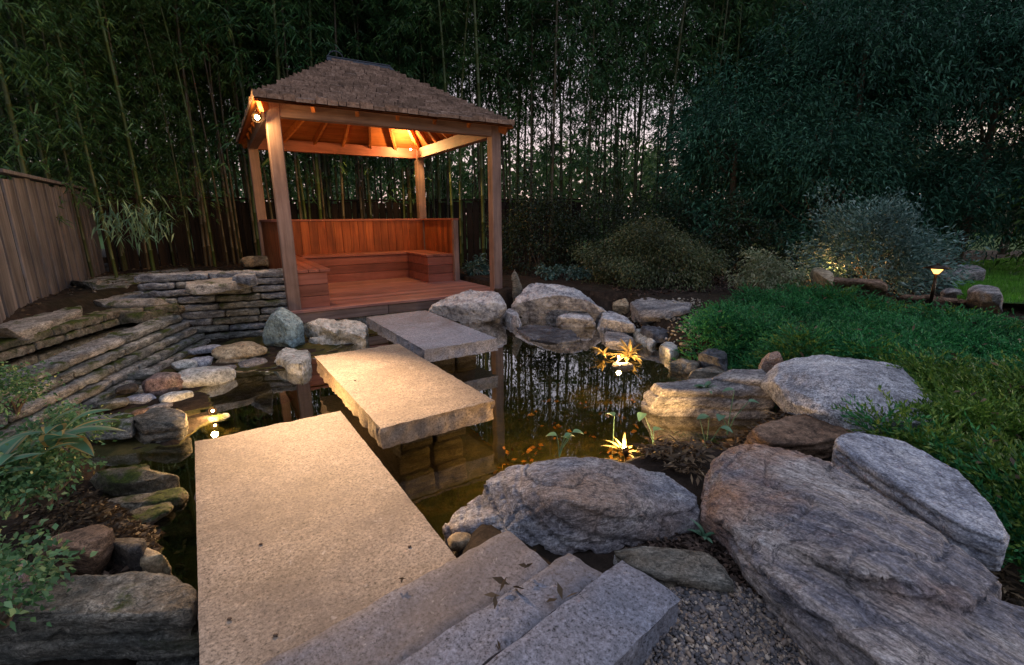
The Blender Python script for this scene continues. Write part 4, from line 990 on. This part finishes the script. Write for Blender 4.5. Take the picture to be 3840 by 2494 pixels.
# shrubs ----------------------------------------------------------------
HS = 'dark hedge shrubs behind the boulders'
for x, y, r, z, lab in ((.5, 8.9, .8, 1.4, 'dark hedge shrub right beside the gazebo post'), (1.75, 9.1, .9, 1.35, 'dark hedge shrub second from the gazebo'), (3.0, 9.2, .9, 1.3, 'dark hedge shrub behind the dome shaped shrub'),
                        (3.9, 8.4, .7, 1., 'dark hedge shrub farthest from the gazebo')):
    shrub('hedge_shrub', lab, 'shrub', (x, y, .08), (r, r*.8), z, L_HEDGE, 520, 22, .07, .05, .024, HS, shell=.6)
q = Vector((2.12, 7.25, .06))
shrub('laceleaf_shrub', 'wide dome shaped brownish green shrub behind the boulders', 'shrub', q, (.98, .8), .72, L_MAPLE, 1300, 24, .05, .042, .017, None, shell=.7, down=.35, droop=.4)
q = at(2075, 690, .08)+Vector((.22, .75, 0))
shrub('silver_shrub', 'large silvery blue green shrub of arching twigs behind the path light', 'shrub', q, (.88, .8), 1.08, L_SILVER, 560, 34, .075, .075, .02, None, shell=.5, down=.05, droop=.2, up=.3, ns=26)
q = at(1800, 690, .08)+Vector((0, .25, 0))
shrub('variegated_shrub', 'small pale variegated shrub at the back of the juniper', 'shrub', q, (.42, .32), .42, L_VARIEG, 210, 16, .04, .06, .018, None)
q = at(1712, 640, .1)+Vector((0, .3, 0)); e = thing('conifer_seedling', 'thin blue grey conifer seedling left of the variegated shrub', 'plant', q)
V, Fc = tube([(0, 0, 0), (.03, 0, .25), (.1, 0, .55)], [.012, .009, .003], 5); link('stem', npmesh('stem', V, Fc), M_LICHEN, e)
P = np.array([(.1*(z/.55)**2, 0, z) for z in rng.uniform(.1, .56, 260)]); V, Fc = leaf_quads(P, unit(260)+np.array([0, 0, .5]), .07, .008, .1); link('needles', npmesh('needles', V, Fc), L_SILVER, e)
for i in range(10):
    a = rng.uniform(1.3, 4.5); shrub('ground_plant', 'low bluish leafy plant at the foot of the dark hedge', 'plant', (.55+i*.22+rng.normal()*.05, 7.9+rng.normal()*.15, .05), (.14, .14), .12, L_SILVER, 26, 9, .025, .06, .03, 'low plants at the foot of the hedge', ns=3)
q = gw(3.35, 1.75, 0); shrub('ground_plant', 'blue green strappy plant beyond the right edge of the deck', 'plant', (q.x, q.y, .0), (.16, .16), .24, L_SILVER, 40, 9, .03, .16, .03, None, ns=3)
# far trees beyond the grove: one green mass in the distance
V, Fc = [], []
c = np.stack([rng.uniform(-34, 34, 5200), rng.uniform(26, 34, 5200), rng.uniform(0, 1, 5200)**1.1*4.8], 1)
P = np.repeat(c, 8, 0)+rng.normal(size=(5200*8, 3))*.35; V, Fc = leaf_quads(P, unit(len(P)), .5, .22, .2)
o = link('distant_hedge', npmesh('distant_hedge', V, Fc), leaf_mat('distant_leaves', [(.05, .1, .03), (.09, .15, .05), (.14, .2, .07)], .4)); tag(o, 'pale green distant foliage seen low between the bamboo culms', 'foliage', None, 'stuff')
# leafy mass filling the top of the bamboo grove (too many plants to count)
n = 3000
c = np.stack([rng.uniform(-12, 13, n), rng.uniform(11.5, 14.5, n), rng.uniform(0, 1, n)], 1)
c[:, 2] = 2.2+c[:, 2]**.8*5.6+.7*np.sin(c[:, 0]*1.7)+.5*np.sin(c[:, 0]*4.1)
c = c[~((c[:, 0] > -3) & (c[:, 0] < np.where(c[:, 2] < 5, 5.5, 2.5)) & (c[:, 2] < 6.5) & (rng.random(n) < np.where(c[:, 2] < 4.4, .66, .05)))]; n = len(c)
P = np.repeat(c, 34, 0)+rng.normal(size=(n*34, 3))*np.array([.2, .2, .34]); D = unit(len(P)); D[:, 2] -= .8
V, Fc = leaf_quads(P, D, .19*rng.uniform(.6, 1.2, len(P)), .035, .3)
tag(link('bamboo_canopy', npmesh('bamboo_canopy', V, Fc), L_BAM), 'dark hanging bamboo foliage filling the top of the grove', 'foliage', None, 'stuff')

# fences ------------------------------------------------------------------
def fence(label, p0, p1, z0, ztop, mat, group, w=.145, cap=True):
    p0, p1 = Vector(p0), Vector(p1); d = p1-p0; L = d.length; a = math.atan2(d.y, d.x)
    e = thing('board_fence', label, 'fence', (p0.x, p0.y, z0), a, group)
    bm = bmesh.new(); n = int(L/w)
    for i in range(n):
        yo = .012*(i % 2)+random.uniform(0, .006); box(bm, i*w+.006, (i+1)*w-.006, yo, yo+.02, 0, ztop-z0-random.uniform(0, .05))
    bevel_all(bm, .003); link('boards', bm_mesh('boards', bm), mat, e)
    bm = bmesh.new()
    if cap: box(bm, 0, L, -.05, .06, ztop-z0+.002, ztop-z0+.035)
    for z in (.25, (ztop-z0)-.25): box(bm, 0, L, -.045, -.002, z, z+.09)
    bevel_all(bm, .003); link('rails', bm_mesh('rails', bm), mat, e); return e
fd = Vector((-.495, .869)); fb = Vector((-4.6, 4.485))
a0 = fb-fd*3.2; a1 = fb-fd*.02; a2 = fb+fd*3.2
fence('taller weathered grey board fence panel at the left edge', a1, a0, .25, 1.78, M_FENCE, 'garden fences')
fence('weathered grey board fence along the left side', a2, a1, .25, 1.5, M_FENCE, 'garden fences')
a3 = Vector((-4.6, 10.6)); a4 = Vector((1.6, 11.2))
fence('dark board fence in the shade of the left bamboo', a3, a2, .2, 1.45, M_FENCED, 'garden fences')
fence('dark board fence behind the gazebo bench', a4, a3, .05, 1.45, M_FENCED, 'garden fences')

# juniper ground cover ------------------------------------------------------
JP = [at(x, y, .1) for x, y in ((1590,800),(1628,738),(1680,712),(1760,704),(1900,700),(2060,708),(2160,728),(2400,748),(2500,900),(2500,1300),(2330,1200),(2230,1075),(2110,1015),(2020,1000),(2180,960),(2185,920),(2120,870),(2000,822),(1920,812),(1840,828),(1790,800),(1740,850),(1690,862),(1640,822))]
JN = np.array([[p.x, p.y] for p in JP])
def inside(P, poly):
    ins = np.zeros(len(P), bool)
    for i in range(len(poly)):
        a, b = poly[i], poly[(i+1) % len(poly)]
        ins ^= ((a[1] > P[:, 1]) != (b[1] > P[:, 1])) & (P[:, 0] < (b[0]-a[0])*(P[:, 1]-a[1])/(b[1]-a[1]+1e-12)+a[0])
    return ins
def juni_z(X, Y): return ground_z(X, Y)+.15+.1*vnoise(X, Y, 2.6)+.085*vnoise(X+3, Y, 7.)+.03*vnoise(X, Y+5, 17.)
ns = 17000
lo, hi = JN.min(0), JN.max(0); P = lo+(hi-lo)*rng.random((ns*4, 2))
dist = np.hypot(P[:, 0], P[:, 1]); P = P[inside(P, JN) & (rng.random(len(P)) < np.clip(3.2/dist, .35, 1))][:ns]
cen_ = P[(vnoise(P[:, 0]+7, P[:, 1], 9.)+.35*rng.normal(size=len(P))) > -.35]; nc_ = min(len(cen_), len(P)//7); cen_ = cen_[:nc_]; P = np.repeat(cen_, 9, 0); n = len(P); P = P+rng.normal(size=P.shape)*.022
off = P-np.repeat(cen_, 9, 0); z = juni_z(np.repeat(cen_, 9, 0)[:, 0], np.repeat(cen_, 9, 0)[:, 1])
az = np.arctan2(off[:, 1], off[:, 0])+rng.normal(size=n)*.5; el = rng.uniform(.1, 1.1, n); ln = rng.uniform(.12, .25, n)
D = np.stack([np.cos(az)*np.cos(el), np.sin(az)*np.cos(el), np.sin(el)], 1)
B = np.stack([P[:, 0], P[:, 1], z-.05+rng.normal(size=n)*.02], 1)
m = 20; ss = np.linspace(.05, 1, m); Pl = B[:, None]+D[:, None]*ln[:, None, None]*ss[None, :, None]; Pl[..., 2] -= .05*ss[None]**2; Pl = Pl.reshape(-1, 3)
Dl = np.repeat(D, m, 0)*1.0+unit(n*m)*.6; Dl[:, 2] += .1
V, Fc = leaf_quads(Pl, Dl, .028*rng.uniform(.7, 1.2, n*m), .009, .05)
yl = rng.random(n)*.5+.5*(np.sin(P[:, 0]*2.3+P[:, 1]*1.1)*.5+.5)+np.clip(1.6-P[:, 1]*.42, 0, .5)
me = npmesh('juniper', V, Fc); me.materials.append(L_JUNI); me.materials.append(L_JUNI2)
me.polygons.foreach_set('material_index', np.repeat((yl > .88).astype(np.int32), m))
tag(link('juniper_ground_cover', me, None), 'spreading carpet of green juniper covering the right bank', 'ground cover', None, 'stuff')
lo, hi = JN.min(0), JN.max(0); P = lo+(hi-lo)*rng.random((2500, 2)); P = P[inside(P, JN)][:420]; z = juni_z(P[:, 0], P[:, 1])+rng.uniform(.02, .09, len(P)); D = unit(len(P)); D[:, 2] *= .4
V, Fc = leaf_quads(np.stack([P[:, 0], P[:, 1], z], 1), D, .06*rng.uniform(.5, 1.3, len(P)), .016, .1, .5); tag(link('fallen_leaves', npmesh('fallen_leaves', V, Fc), L_DEAD), 'dry brown leaves caught on top of the juniper', 'leaf litter', None, 'stuff')
# soil mound under it
# lawn
LW = np.array([[p.x, p.y] for p in (at(2225,705,.08), at(2205,640,.08), at(2180,622,.08), at(2400,600,.08), at(2700,640,.08), at(2560,720,.08), at(2340,712,.08))])
bm = bmesh.new(); f = bm.faces.new([bm.verts.new((x, y, .115)) for x, y in LW]); bmesh.ops.recalc_face_normals(bm, faces=bm.faces)
link('lawn', bm_mesh('lawn', bm), plain('lawn_soil', (.03, .08, .012), .9))['kind'] = 'structure'
lo, hi = LW.min(0), LW.max(0); P = lo+(hi-lo)*rng.random((150000, 2)); P = P[inside(P, LW)][:70000]; n = len(P)
D = unit(n)*.45; D[:, 2] = 1; V, Fc = leaf_quads(np.stack([P[:, 0], P[:, 1], np.full(n, .112)], 1), D, .05*rng.uniform(.6, 1.3, n), .007, .1)
tag(link('lawn_grass', npmesh('lawn_grass', V, Fc), L_GRASS), 'short bright green lawn grass at the right', 'grass', None, 'stuff')

# gravel ----------------------------------------------------------------------
GR = np.array([[p.x, p.y] for p in (at(1400,1640,.0), at(1440,1380,.0), at(1500,1330,.0), at(1720,1360,.0), at(1800,1440,.0), at(2050,1640,.0), at(2000,1900,.0), at(1300,1900,.0))])
ico = bmesh.new(); bmesh.ops.create_icosphere(ico, subdivisions=1, radius=1); IV = np.array([v.co[:] for v in ico.verts]); IF = np.array([[v.index for v in f.verts] for f in ico.faces]); ico.free()
def pebbles(name, pos, size, mat, label, flat=.6):
    n = len(pos); s = size[:, None]*np.stack([rng.uniform(.7, 1.5, n), rng.uniform(.6, 1., n), rng.uniform(.4, .8, n)*flat/.6], 1)
    V = IV[None]*s[:, None]*(1+rng.normal(size=(n, len(IV), 1))*.1); a = rng.random(n)*6.28; c, s_ = np.cos(a)[:, None], np.sin(a)[:, None]
    V = np.stack([V[..., 0]*c-V[..., 1]*s_, V[..., 0]*s_+V[..., 1]*c, V[..., 2]], -1)
    t = rng.normal(size=(n, 1))*.5; V[..., 2] += V[..., 0]*t
    V += pos[:, None]; Fc = (IF[None]+(np.arange(n)*len(IV))[:, None, None]).reshape(-1, 3)
    return tag(link(name, npmesh(name, V.reshape(-1, 3), Fc), mat, None, True), label, 'gravel', None, 'stuff')
M_GRAV = leaf_mat('pea_gravel', [(.05, .055, .065), (.16, .15, .155), (.3, .23, .17), (.55, .48, .39)], 0., .7, .0)
lo, hi = GR.min(0), GR.max(0); P = lo+(hi-lo)*rng.random((60000, 2)); P = P[inside(P, GR)][:17000]
pebbles('gravel', np.stack([P[:, 0], P[:, 1], ground_z(P[:, 0], P[:, 1])+.004+rng.random(len(P))*.012], 1), rng.uniform(.003, .0075, len(P))*(1+.8*(rng.random(len(P)) < .1)), M_GRAV, 'brown and grey pea gravel beside the last step')
fs = [at(1400+rng.random()*230, 735+rng.random()*90, -.16) for _ in range(900)]
pos = np.array([p[:] for p in fs]); pos[:, 2] = ground_z(pos[:, 0], pos[:, 1])+.01; pos = pos[pos[:, 2] > -.3]
pebbles('shore_gravel', pos, rng.uniform(.008, .022, len(pos)), leaf_mat('pale_gravel', [(.12, .11, .09), (.25, .22, .18), (.4, .37, .3), (.5, .47, .4)], 0., .8, 0.), 'pale gravel between the rocks of the far shore')

# litter --------------------------------------------------------------------
def litter(name, poly, n, L, W, mat, label, lift=.01, cat='leaf litter'):
    lo, hi = poly.min(0), poly.max(0); P = lo+(hi-lo)*rng.random((n*5, 2)); P = P[inside(P, poly)][:n]; m_ = len(P)
    if name == 'sunken_leaves':
        kk = np.sin(P[:, 0]*9+1)*np.sin(P[:, 1]*8+2)+.5*np.sin(P[:, 0]*23)*np.sin(P[:, 1]*19) > .25; P = P[kk]; m_ = len(P)
    z = ground_z(P[:, 0], P[:, 1])+lift+rng.random(m_)*.02; D = unit(m_); D[:, 2] *= .25
    V, Fc = leaf_quads(np.stack([P[:, 0], P[:, 1], z], 1), D, L*rng.uniform(.5, 1.3, m_), W*rng.uniform(.6, 1.3, m_), .1, .5)
    return tag(link(name, npmesh(name, V, Fc), mat), label, cat, None, 'stuff')
def poly(pts, z=0.): return np.array([[p.x, p.y] for p in (at(x, y, z) for x, y in pts)])
litter('leaf_litter', poly([(1480,1060),(1560,1010),(1700,990),(1960,980),(1960,1030),(1720,1020),(1640,1060),(1625,1140),(1500,1085)], -.1), 1700, .06, .014, L_DEAD, 'tangle of dead leaves and reeds between the ledge and the big slab', .03)
litter('bark_mulch', poly([(1400,1300),(1560,1255),(1640,1180),(1700,1260),(1760,1400),(1700,1380),(1500,1290)]), 900, .03, .012, L_BARK, 'dark bark mulch under the boulders', .005)
litter('dry_twigs', poly([(1940,1040),(2000,1050),(2350,1290),(2400,1400),(2300,1330),(2050,1150)]), 900, .05, .01, L_DEAD, 'brown dry twigs in the gap beside the long pale stone', .02)
litter('bark_mulch', poly([(-50,1480),(300,1480),(440,1600),(400,1800),(-100,1800)]), 1500, .035, .014, L_BARK, 'dark bark mulch in the bottom left corner', .005)
litter('bark_mulch', poly([(-50,1200),(100,1240),(260,1250),(400,1330),(100,1350),(-50,1360)], -.05), 900, .035, .014, L_BARK, 'reddish bark litter between the rocks at the left edge', .01)
litter('bark_mulch', poly([(1430,690),(1400,640),(1900,640),(2200,660),(2160,700),(1900,665),(1640,680)], .08), 3000, .06, .03, L_BARK, 'reddish mulch on the garden bed behind the boulders', .005)
for (x, y, s, lab) in ((1160, 1385, .05, 'curled brown leaf on the joint of the first two steps'), (1188, 1358, .06, 'yellowed leaf standing in the joint of the steps'), (1225, 1325, .035, 'small dry leaf near the far end of the joint'),
        (1300, 1395, .05, 'crumpled brown leaf on the narrow step'), (924, 1352, .025, 'tiny orange leaf on the first slab'), (1163, 1508, .03, 'dark leaf at the bottom of the narrow step')):
    q = at(x, y, .05); e = thing('fallen_leaf', lab, 'leaf', q, 0, 'fallen leaves on the stones')
    k_ = 3; D = unit(k_); D[:, 2] = np.abs(D[:, 2])*.5; V, Fc = leaf_quads(rng.normal(size=(k_, 3))*.006, D, s, s*.35, .1, .5); link('blade', npmesh('blade', V, Fc), L_DEAD, e)
for (x, y) in ((825, 884), (606, 1264), (952, 1270), (533, 1438), (640, 1476)):
    bm = bmesh.new(); bmesh.ops.create_icosphere(bm, subdivisions=1, radius=.006, matrix=Matrix.Diagonal((1.3, 1, .4, 1)))
    o = link('debris_crumb', bm_mesh('debris_crumb', bm), L_BARK, None, True); o.location = at(x, y, .003); tag(o, 'dark crumb of bark lying on the tan granite slabs', 'debris', 'crumbs on the slabs')

# pond plants ------------------------------------------------------------------
def broadleaf(L, W, bend=.5, fold=.25, nseg=8, point=1.):
    V, Fc = [], []
    for i in range(nseg+1):
        t = i/nseg; w = W/2*(math.sin(PI*min(1, t**.75))**.8)*(1-.0*t); y = L*(t-.12*bend*t*t); z = L*bend*(.35*t-t*t*.75)
        for s in (-1, -.62, 0, .62, 1): V.append((s*w, y, z+abs(s)*w*fold))
    for i in range(nseg):
        for j in range(4): a = i*5+j; Fc.append((a, a+1, a+6, a+5))
    return np.array(V), np.array(Fc)
def water_plant(loc, st, label, mat=L_WATERP, group='broad leaved water plants', L=.07, W=.05):
    e = thing('water_plant', label, 'water plant', loc, 0, group)
    for (dx, dy, h, az) in st:
        p = np.array([(0, 0, 0), (dx*.3, dy*.3, h*.5), (dx, dy, h)]); V, Fc = tube(p, [.003, .0028, .002], 5); link('stem', npmesh('stem', V, Fc), L_WATERP, e, True)
        V, Fc = broadleaf(L, W, .5, .3); c, s = math.cos(az), math.sin(az); V = np.stack([V[:, 0]*c-V[:, 1]*s, V[:, 0]*s+V[:, 1]*c, V[:, 2]], 1)+np.array([dx, dy, h]); link('leaf', npmesh('leaf', V, Fc), mat, e, True)
water_plant(at(1300, 1062, -.24), [(-.015, 0, .13, 1.3), (.03, .01, .12, -1.2), (.07, 0, .15, -1.6), (.055, .02, .10, .6)], 'water plant with four broad leaves behind the grey boulder')
water_plant(at(1425, 1025, -.24), [(0, 0, .16, .4)], 'water plant with a single upright leaf in open water', L=.09)
water_plant(at(1520, 1045, -.2), [(-.07, 0, .22, 2.6), (0, .03, .1, -1.)], 'water plant with a leaf leaning left beside the pond light', L=.09)
water_plant(at(1640, 1060, -.15), [(-.0, 0, .22, 1.6), (.06, .0, .16, -2.2), (-.03, .04, .19, -1.)], 'clump of water plants in front of the rock ledge')
water_plant(at(1690, 1010, -.15), [(.1, 0, .2, -1.7), (.04, .05, .25, 1.4), (-.04, 0, .12, 2.5)], 'clump of water plants under the speckled granite boulder')
def strap_plant(loc, n, L, W, mat, label, name='grassy_plant', cat='plant', el=(.2, 1.2), group=None):
    e = thing(name, label, cat, loc, 0, group); Vs = []
    for i in range(n):
        V, Fc = broadleaf(L*random.uniform(.6, 1.2), W, random.uniform(.4, 1.), .3, 6); a = random.random()*6.28; el_ = random.uniform(*el)
        R = Matrix.Rotation(a, 3, 'Z') @ Matrix.Rotation(el_, 3, 'X'); V = (np.array(R) @ V.T).T; Vs.append((V, Fc))
    V, Fc = join(Vs); link('leaves', npmesh('leaves', V, Fc), mat, e, True); return e
strap_plant(LP5+Vector((.0, .02, -.05)), 16, .13, .022, L_YELLOWP, 'straw yellow tuft glowing over the pond light')
strap_plant(LP5+Vector((.2, .12, -.03)), 18, .1, .014, L_DEAD, 'dry brown tuft right of the glowing one')
strap_plant(LP5+Vector((.32, -.0, -.02)), 18, .12, .012, L_DEAD, 'withered tuft beside the left end of the big slab')
strap_plant(LP4+Vector((.12, .06, -.03)), 34, .22, .035, L_YELLOWP, 'leafy tuft blazing orange above the far pond light')
strap_plant(LP4+Vector((-.12, .1, -.02)), 18, .16, .028, L_YELLOWP, 'smaller orange lit tuft left of the far pond light')
strap_plant(at(1635, 1250, 0), 9, .07, .016, L_WATERP, 'tiny green plant between the two big foreground rocks')
strap_plant(at(1640, 905, -.05), 12, .1, .03, L_WATERP, 'leafy sprig growing on the ledge under the granite boulder')
# plants at the left edge
hp = thing('hosta', 'broad leaved plant with pale cream edges at the left edge', 'plant', at(60, 1130, .06))
for i in range(26):
    V, Fc = broadleaf(random.uniform(.16, .27), random.uniform(.055, .085), random.uniform(.5, .9), .2, 9); a = random.uniform(-2.9, .3); el_ = random.uniform(.15, .9)
    R = Matrix.Rotation(a, 3, 'Z') @ Matrix.Rotation(el_, 3, 'X'); V = (np.array(R) @ V.T).T+np.array([random.uniform(-.16, .1), random.uniform(-.2, .2), random.uniform(.02, .16)])
    me = npmesh('leaf', V, Fc); me.materials.append(L_HOSTA); me.materials.append(L_YELLOWP if i % 2 else L_VARIEG)
    me.polygons.foreach_set('material_index', np.array([1 if (j % 4) in (0, 3) else 0 for j in range(len(Fc))], dtype=np.int32)); link('leaf', me, None, hp, True)
for x, y, r, h, lab in ((40, 960, .15, .16, 'bushy small leaved plant at the left edge above the hosta'), (150, 1060, .15, .1, 'small leaved shrub hanging over the mossy stone'), (30, 1200, .12, .12, 'small leaved plant low at the left edge'), (110, 1170, .13, .1, 'small leaved twigs before the pinkish rock'), (10, 1450, .14, .12, 'dark small leaved plant on the corner boulder')):
    q = at(x, y, .0); shrub('small_shrub', lab, 'plant', q, (r, r), h, L_HOSTA if 0 else leaf_mat('small_leaves', [(.04, .12, .05), (.09, .21, .09), (.15, .3, .14), (.3, .36, .14)]), 90, 14, .028, .026, .015, 'small leaved plants at the left edge', shell=.4, up=.4)
litter('bark_mulch', poly([(60,1120),(250,1130),(420,1180),(400,1330),(200,1260),(40,1240)], -.15), 1500, .035, .013, L_DEAD, 'dead leaves and bark at the water edge under the leafy plant', .008)
litter('bark_mulch', poly([(0,735),(120,640),(460,600),(420,660),(190,690),(60,740)], .25), 1200, .05, .018, L_DEAD, 'dead leaves and mulch along the fence foot', .008)
litter('leaf_litter', poly([(430,690),(330,600),(600,600),(640,650)], .38), 500, .05, .014, L_DEAD, 'dry leaves behind the wall', .01)
litter('sunken_leaves', poly([(1120,1060),(1250,900),(1480,900),(1490,1060),(1300,1080)], -.45), 420, .05, .03, leaf_mat('amber_sunken_leaves', [(.2, .08, .02), (.4, .18, .04), (.6, .3, .08)], .2, .5), 'amber leaves lying on the pond floor', .015)
for x, y, w, h, mt, lab in ((300,1110,90,26,'mossy','rounded mossy stone left of the first slab'),(150,1190,110,44,'slabby','flat brown stone under the hosta'),(345,1205,100,30,'mossy','olive stone half under the water near the first slab'),(240,1195,60,24,'darktop','dark stone behind the pinkish rock'),(60,1120,120,50,'mossy','mossy stone hidden under the leafy plant')):
    cobble(x, y, w, h, -.24, mt, lab, 'stones at the water edge on the near left', name='rock', amp=.014)
q = at(10, 700, .25)+Vector((.05, -.1, 0)); shrub('small_shrub', 'small green plant on the cap slab before the fence', 'plant', q, (.22, .2), .22, L_LAUREL, 60, 12, .03, .05, .025, 'small leaved plants at the left edge')
# drooping spray of pale bamboo leaves, hangs from the short bamboo
q = aty(315, 505, 5.4); c = np.array([q[:]]); P = np.repeat(c, 230, 0)+rng.normal(size=(230, 3))*np.array([.2, .16, .12]); D = unit(230)*.8; D[:, 2] -= .8
e = thing('bamboo_branch', 'pale drooping branch of bamboo leaves left of the gazebo lamp', 'branch', q)
V, Fc = leaf_quads(P-c, D, .13, .018, .3); link('leaves', npmesh('leaves', V, Fc), leaf_mat('pale_bamboo_leaves', [(.05, .12, .07), (.1, .2, .12), (.16, .28, .18)]), e)
V, Fc = tube([(-.5, .35, .15), (-.2, .12, .2), (.05, 0, .08), (.3, -.1, -.12)], [.008, .006, .004, .002], 5); link('stem', npmesh('stem', V, Fc), M_CULM, e, True)

# ------------------------------------------------------------------ clean up helper object
bpy.data.objects.remove(_tmp)

# ------------------------------------------------------------------ light of the evening
W_ = bpy.data.worlds.new('World'); C.world = W_; W_.use_nodes = True; t = W_.node_tree
bg = t.nodes['Background']; sk = t.nodes.new('ShaderNodeTexSky'); sk.sky_type = 'NISHITA'; sk.sun_disc = False
SE, SR = 5., 75.
sk.sun_elevation = math.radians(SE); sk.sun_rotation = math.radians(SR); sk.altitude = 50; sk.air_density = 1.; sk.dust_density = 2.5; sk.ozone_density = 2.
tcw = t.nodes.new('ShaderNodeTexCoord'); nz = t.nodes.new('ShaderNodeTexNoise'); nz.inputs['Scale'].default_value = 2.2; nz.inputs['Detail'].default_value = 5
t.links.new(tcw.outputs['Generated'], nz.inputs['Vector'])
sz = t.nodes.new('ShaderNodeSeparateXYZ'); t.links.new(tcw.outputs['Generated'], sz.inputs[0])
ad = t.nodes.new('ShaderNodeMath'); ad.operation = 'MULTIPLY_ADD'; ad.inputs[1].default_value = .25; t.links.new(nz.outputs['Fac'], ad.inputs[0]); t.links.new(sz.outputs[2], ad.inputs[2])
cr_ = t.nodes.new('ShaderNodeValToRGB'); cr_.color_ramp.elements[0].position = .1; cr_.color_ramp.elements[0].color = (5.6, 3.6, 3.35, 1)
cr_.color_ramp.elements[1].position = .75; cr_.color_ramp.elements[1].color = (3.0, 3.05, 3.8, 1); e_ = cr_.color_ramp.elements.new(.38); e_.color = (3.6, 3.1, 3.4, 1); t.links.new(ad.outputs[0], cr_.inputs[0])
mr = t.nodes.new('ShaderNodeMapRange'); mr.inputs[1].default_value = -.6; mr.inputs[2].default_value = .6; mr.inputs[3].default_value = .22; mr.inputs[4].default_value = 1.; t.links.new(sz.outputs[1], mr.inputs[0])
m2 = t.nodes.new('ShaderNodeMapRange'); m2.inputs[1].default_value = .15; m2.inputs[2].default_value = .8; t.links.new(sz.outputs[2], m2.inputs[0])
mf = t.nodes.new('ShaderNodeMix'); t.links.new(m2.outputs[0], mf.inputs[0]); t.links.new(mr.outputs[0], mf.inputs[2]); mf.inputs[3].default_value = 1.
vm = t.nodes.new('ShaderNodeVectorMath'); vm.operation = 'SCALE'; t.links.new(cr_.outputs[0], vm.inputs[0]); t.links.new(mf.outputs[0], vm.inputs['Scale'])
mw = t.nodes.new('ShaderNodeMix'); mw.data_type = 'RGBA'; mw.inputs[0].default_value = .62
t.links.new(sk.outputs[0], mw.inputs[6]); t.links.new(vm.outputs[0], mw.inputs[7]); t.links.new(mw.outputs[2], bg.inputs[0]); bg.inputs[1].default_value = .12
sl = bpy.data.lights.new('sun', 'SUN'); sl.energy = .3; sl.angle = math.radians(14); sl.color = (1, .9, .92)
so = bpy.data.objects.new('sun', sl); COL.objects.link(so)
d = Vector((math.sin(math.radians(SR))*math.cos(math.radians(SE)), math.cos(math.radians(SR))*math.cos(math.radians(SE)), math.sin(math.radians(SE))))
so.rotation_euler = d.to_track_quat('Z', 'Y').to_euler()
C.view_settings.view_transform = 'Standard'; C.view_settings.look = 'None'; C.view_settings.exposure = 1.48; C.view_settings.gamma = 1
C.cycles.max_bounces = 8; C.cycles.transparent_max_bounces = 12; C.cycles.use_denoising = True
C.cycles.sample_clamp_indirect = 4
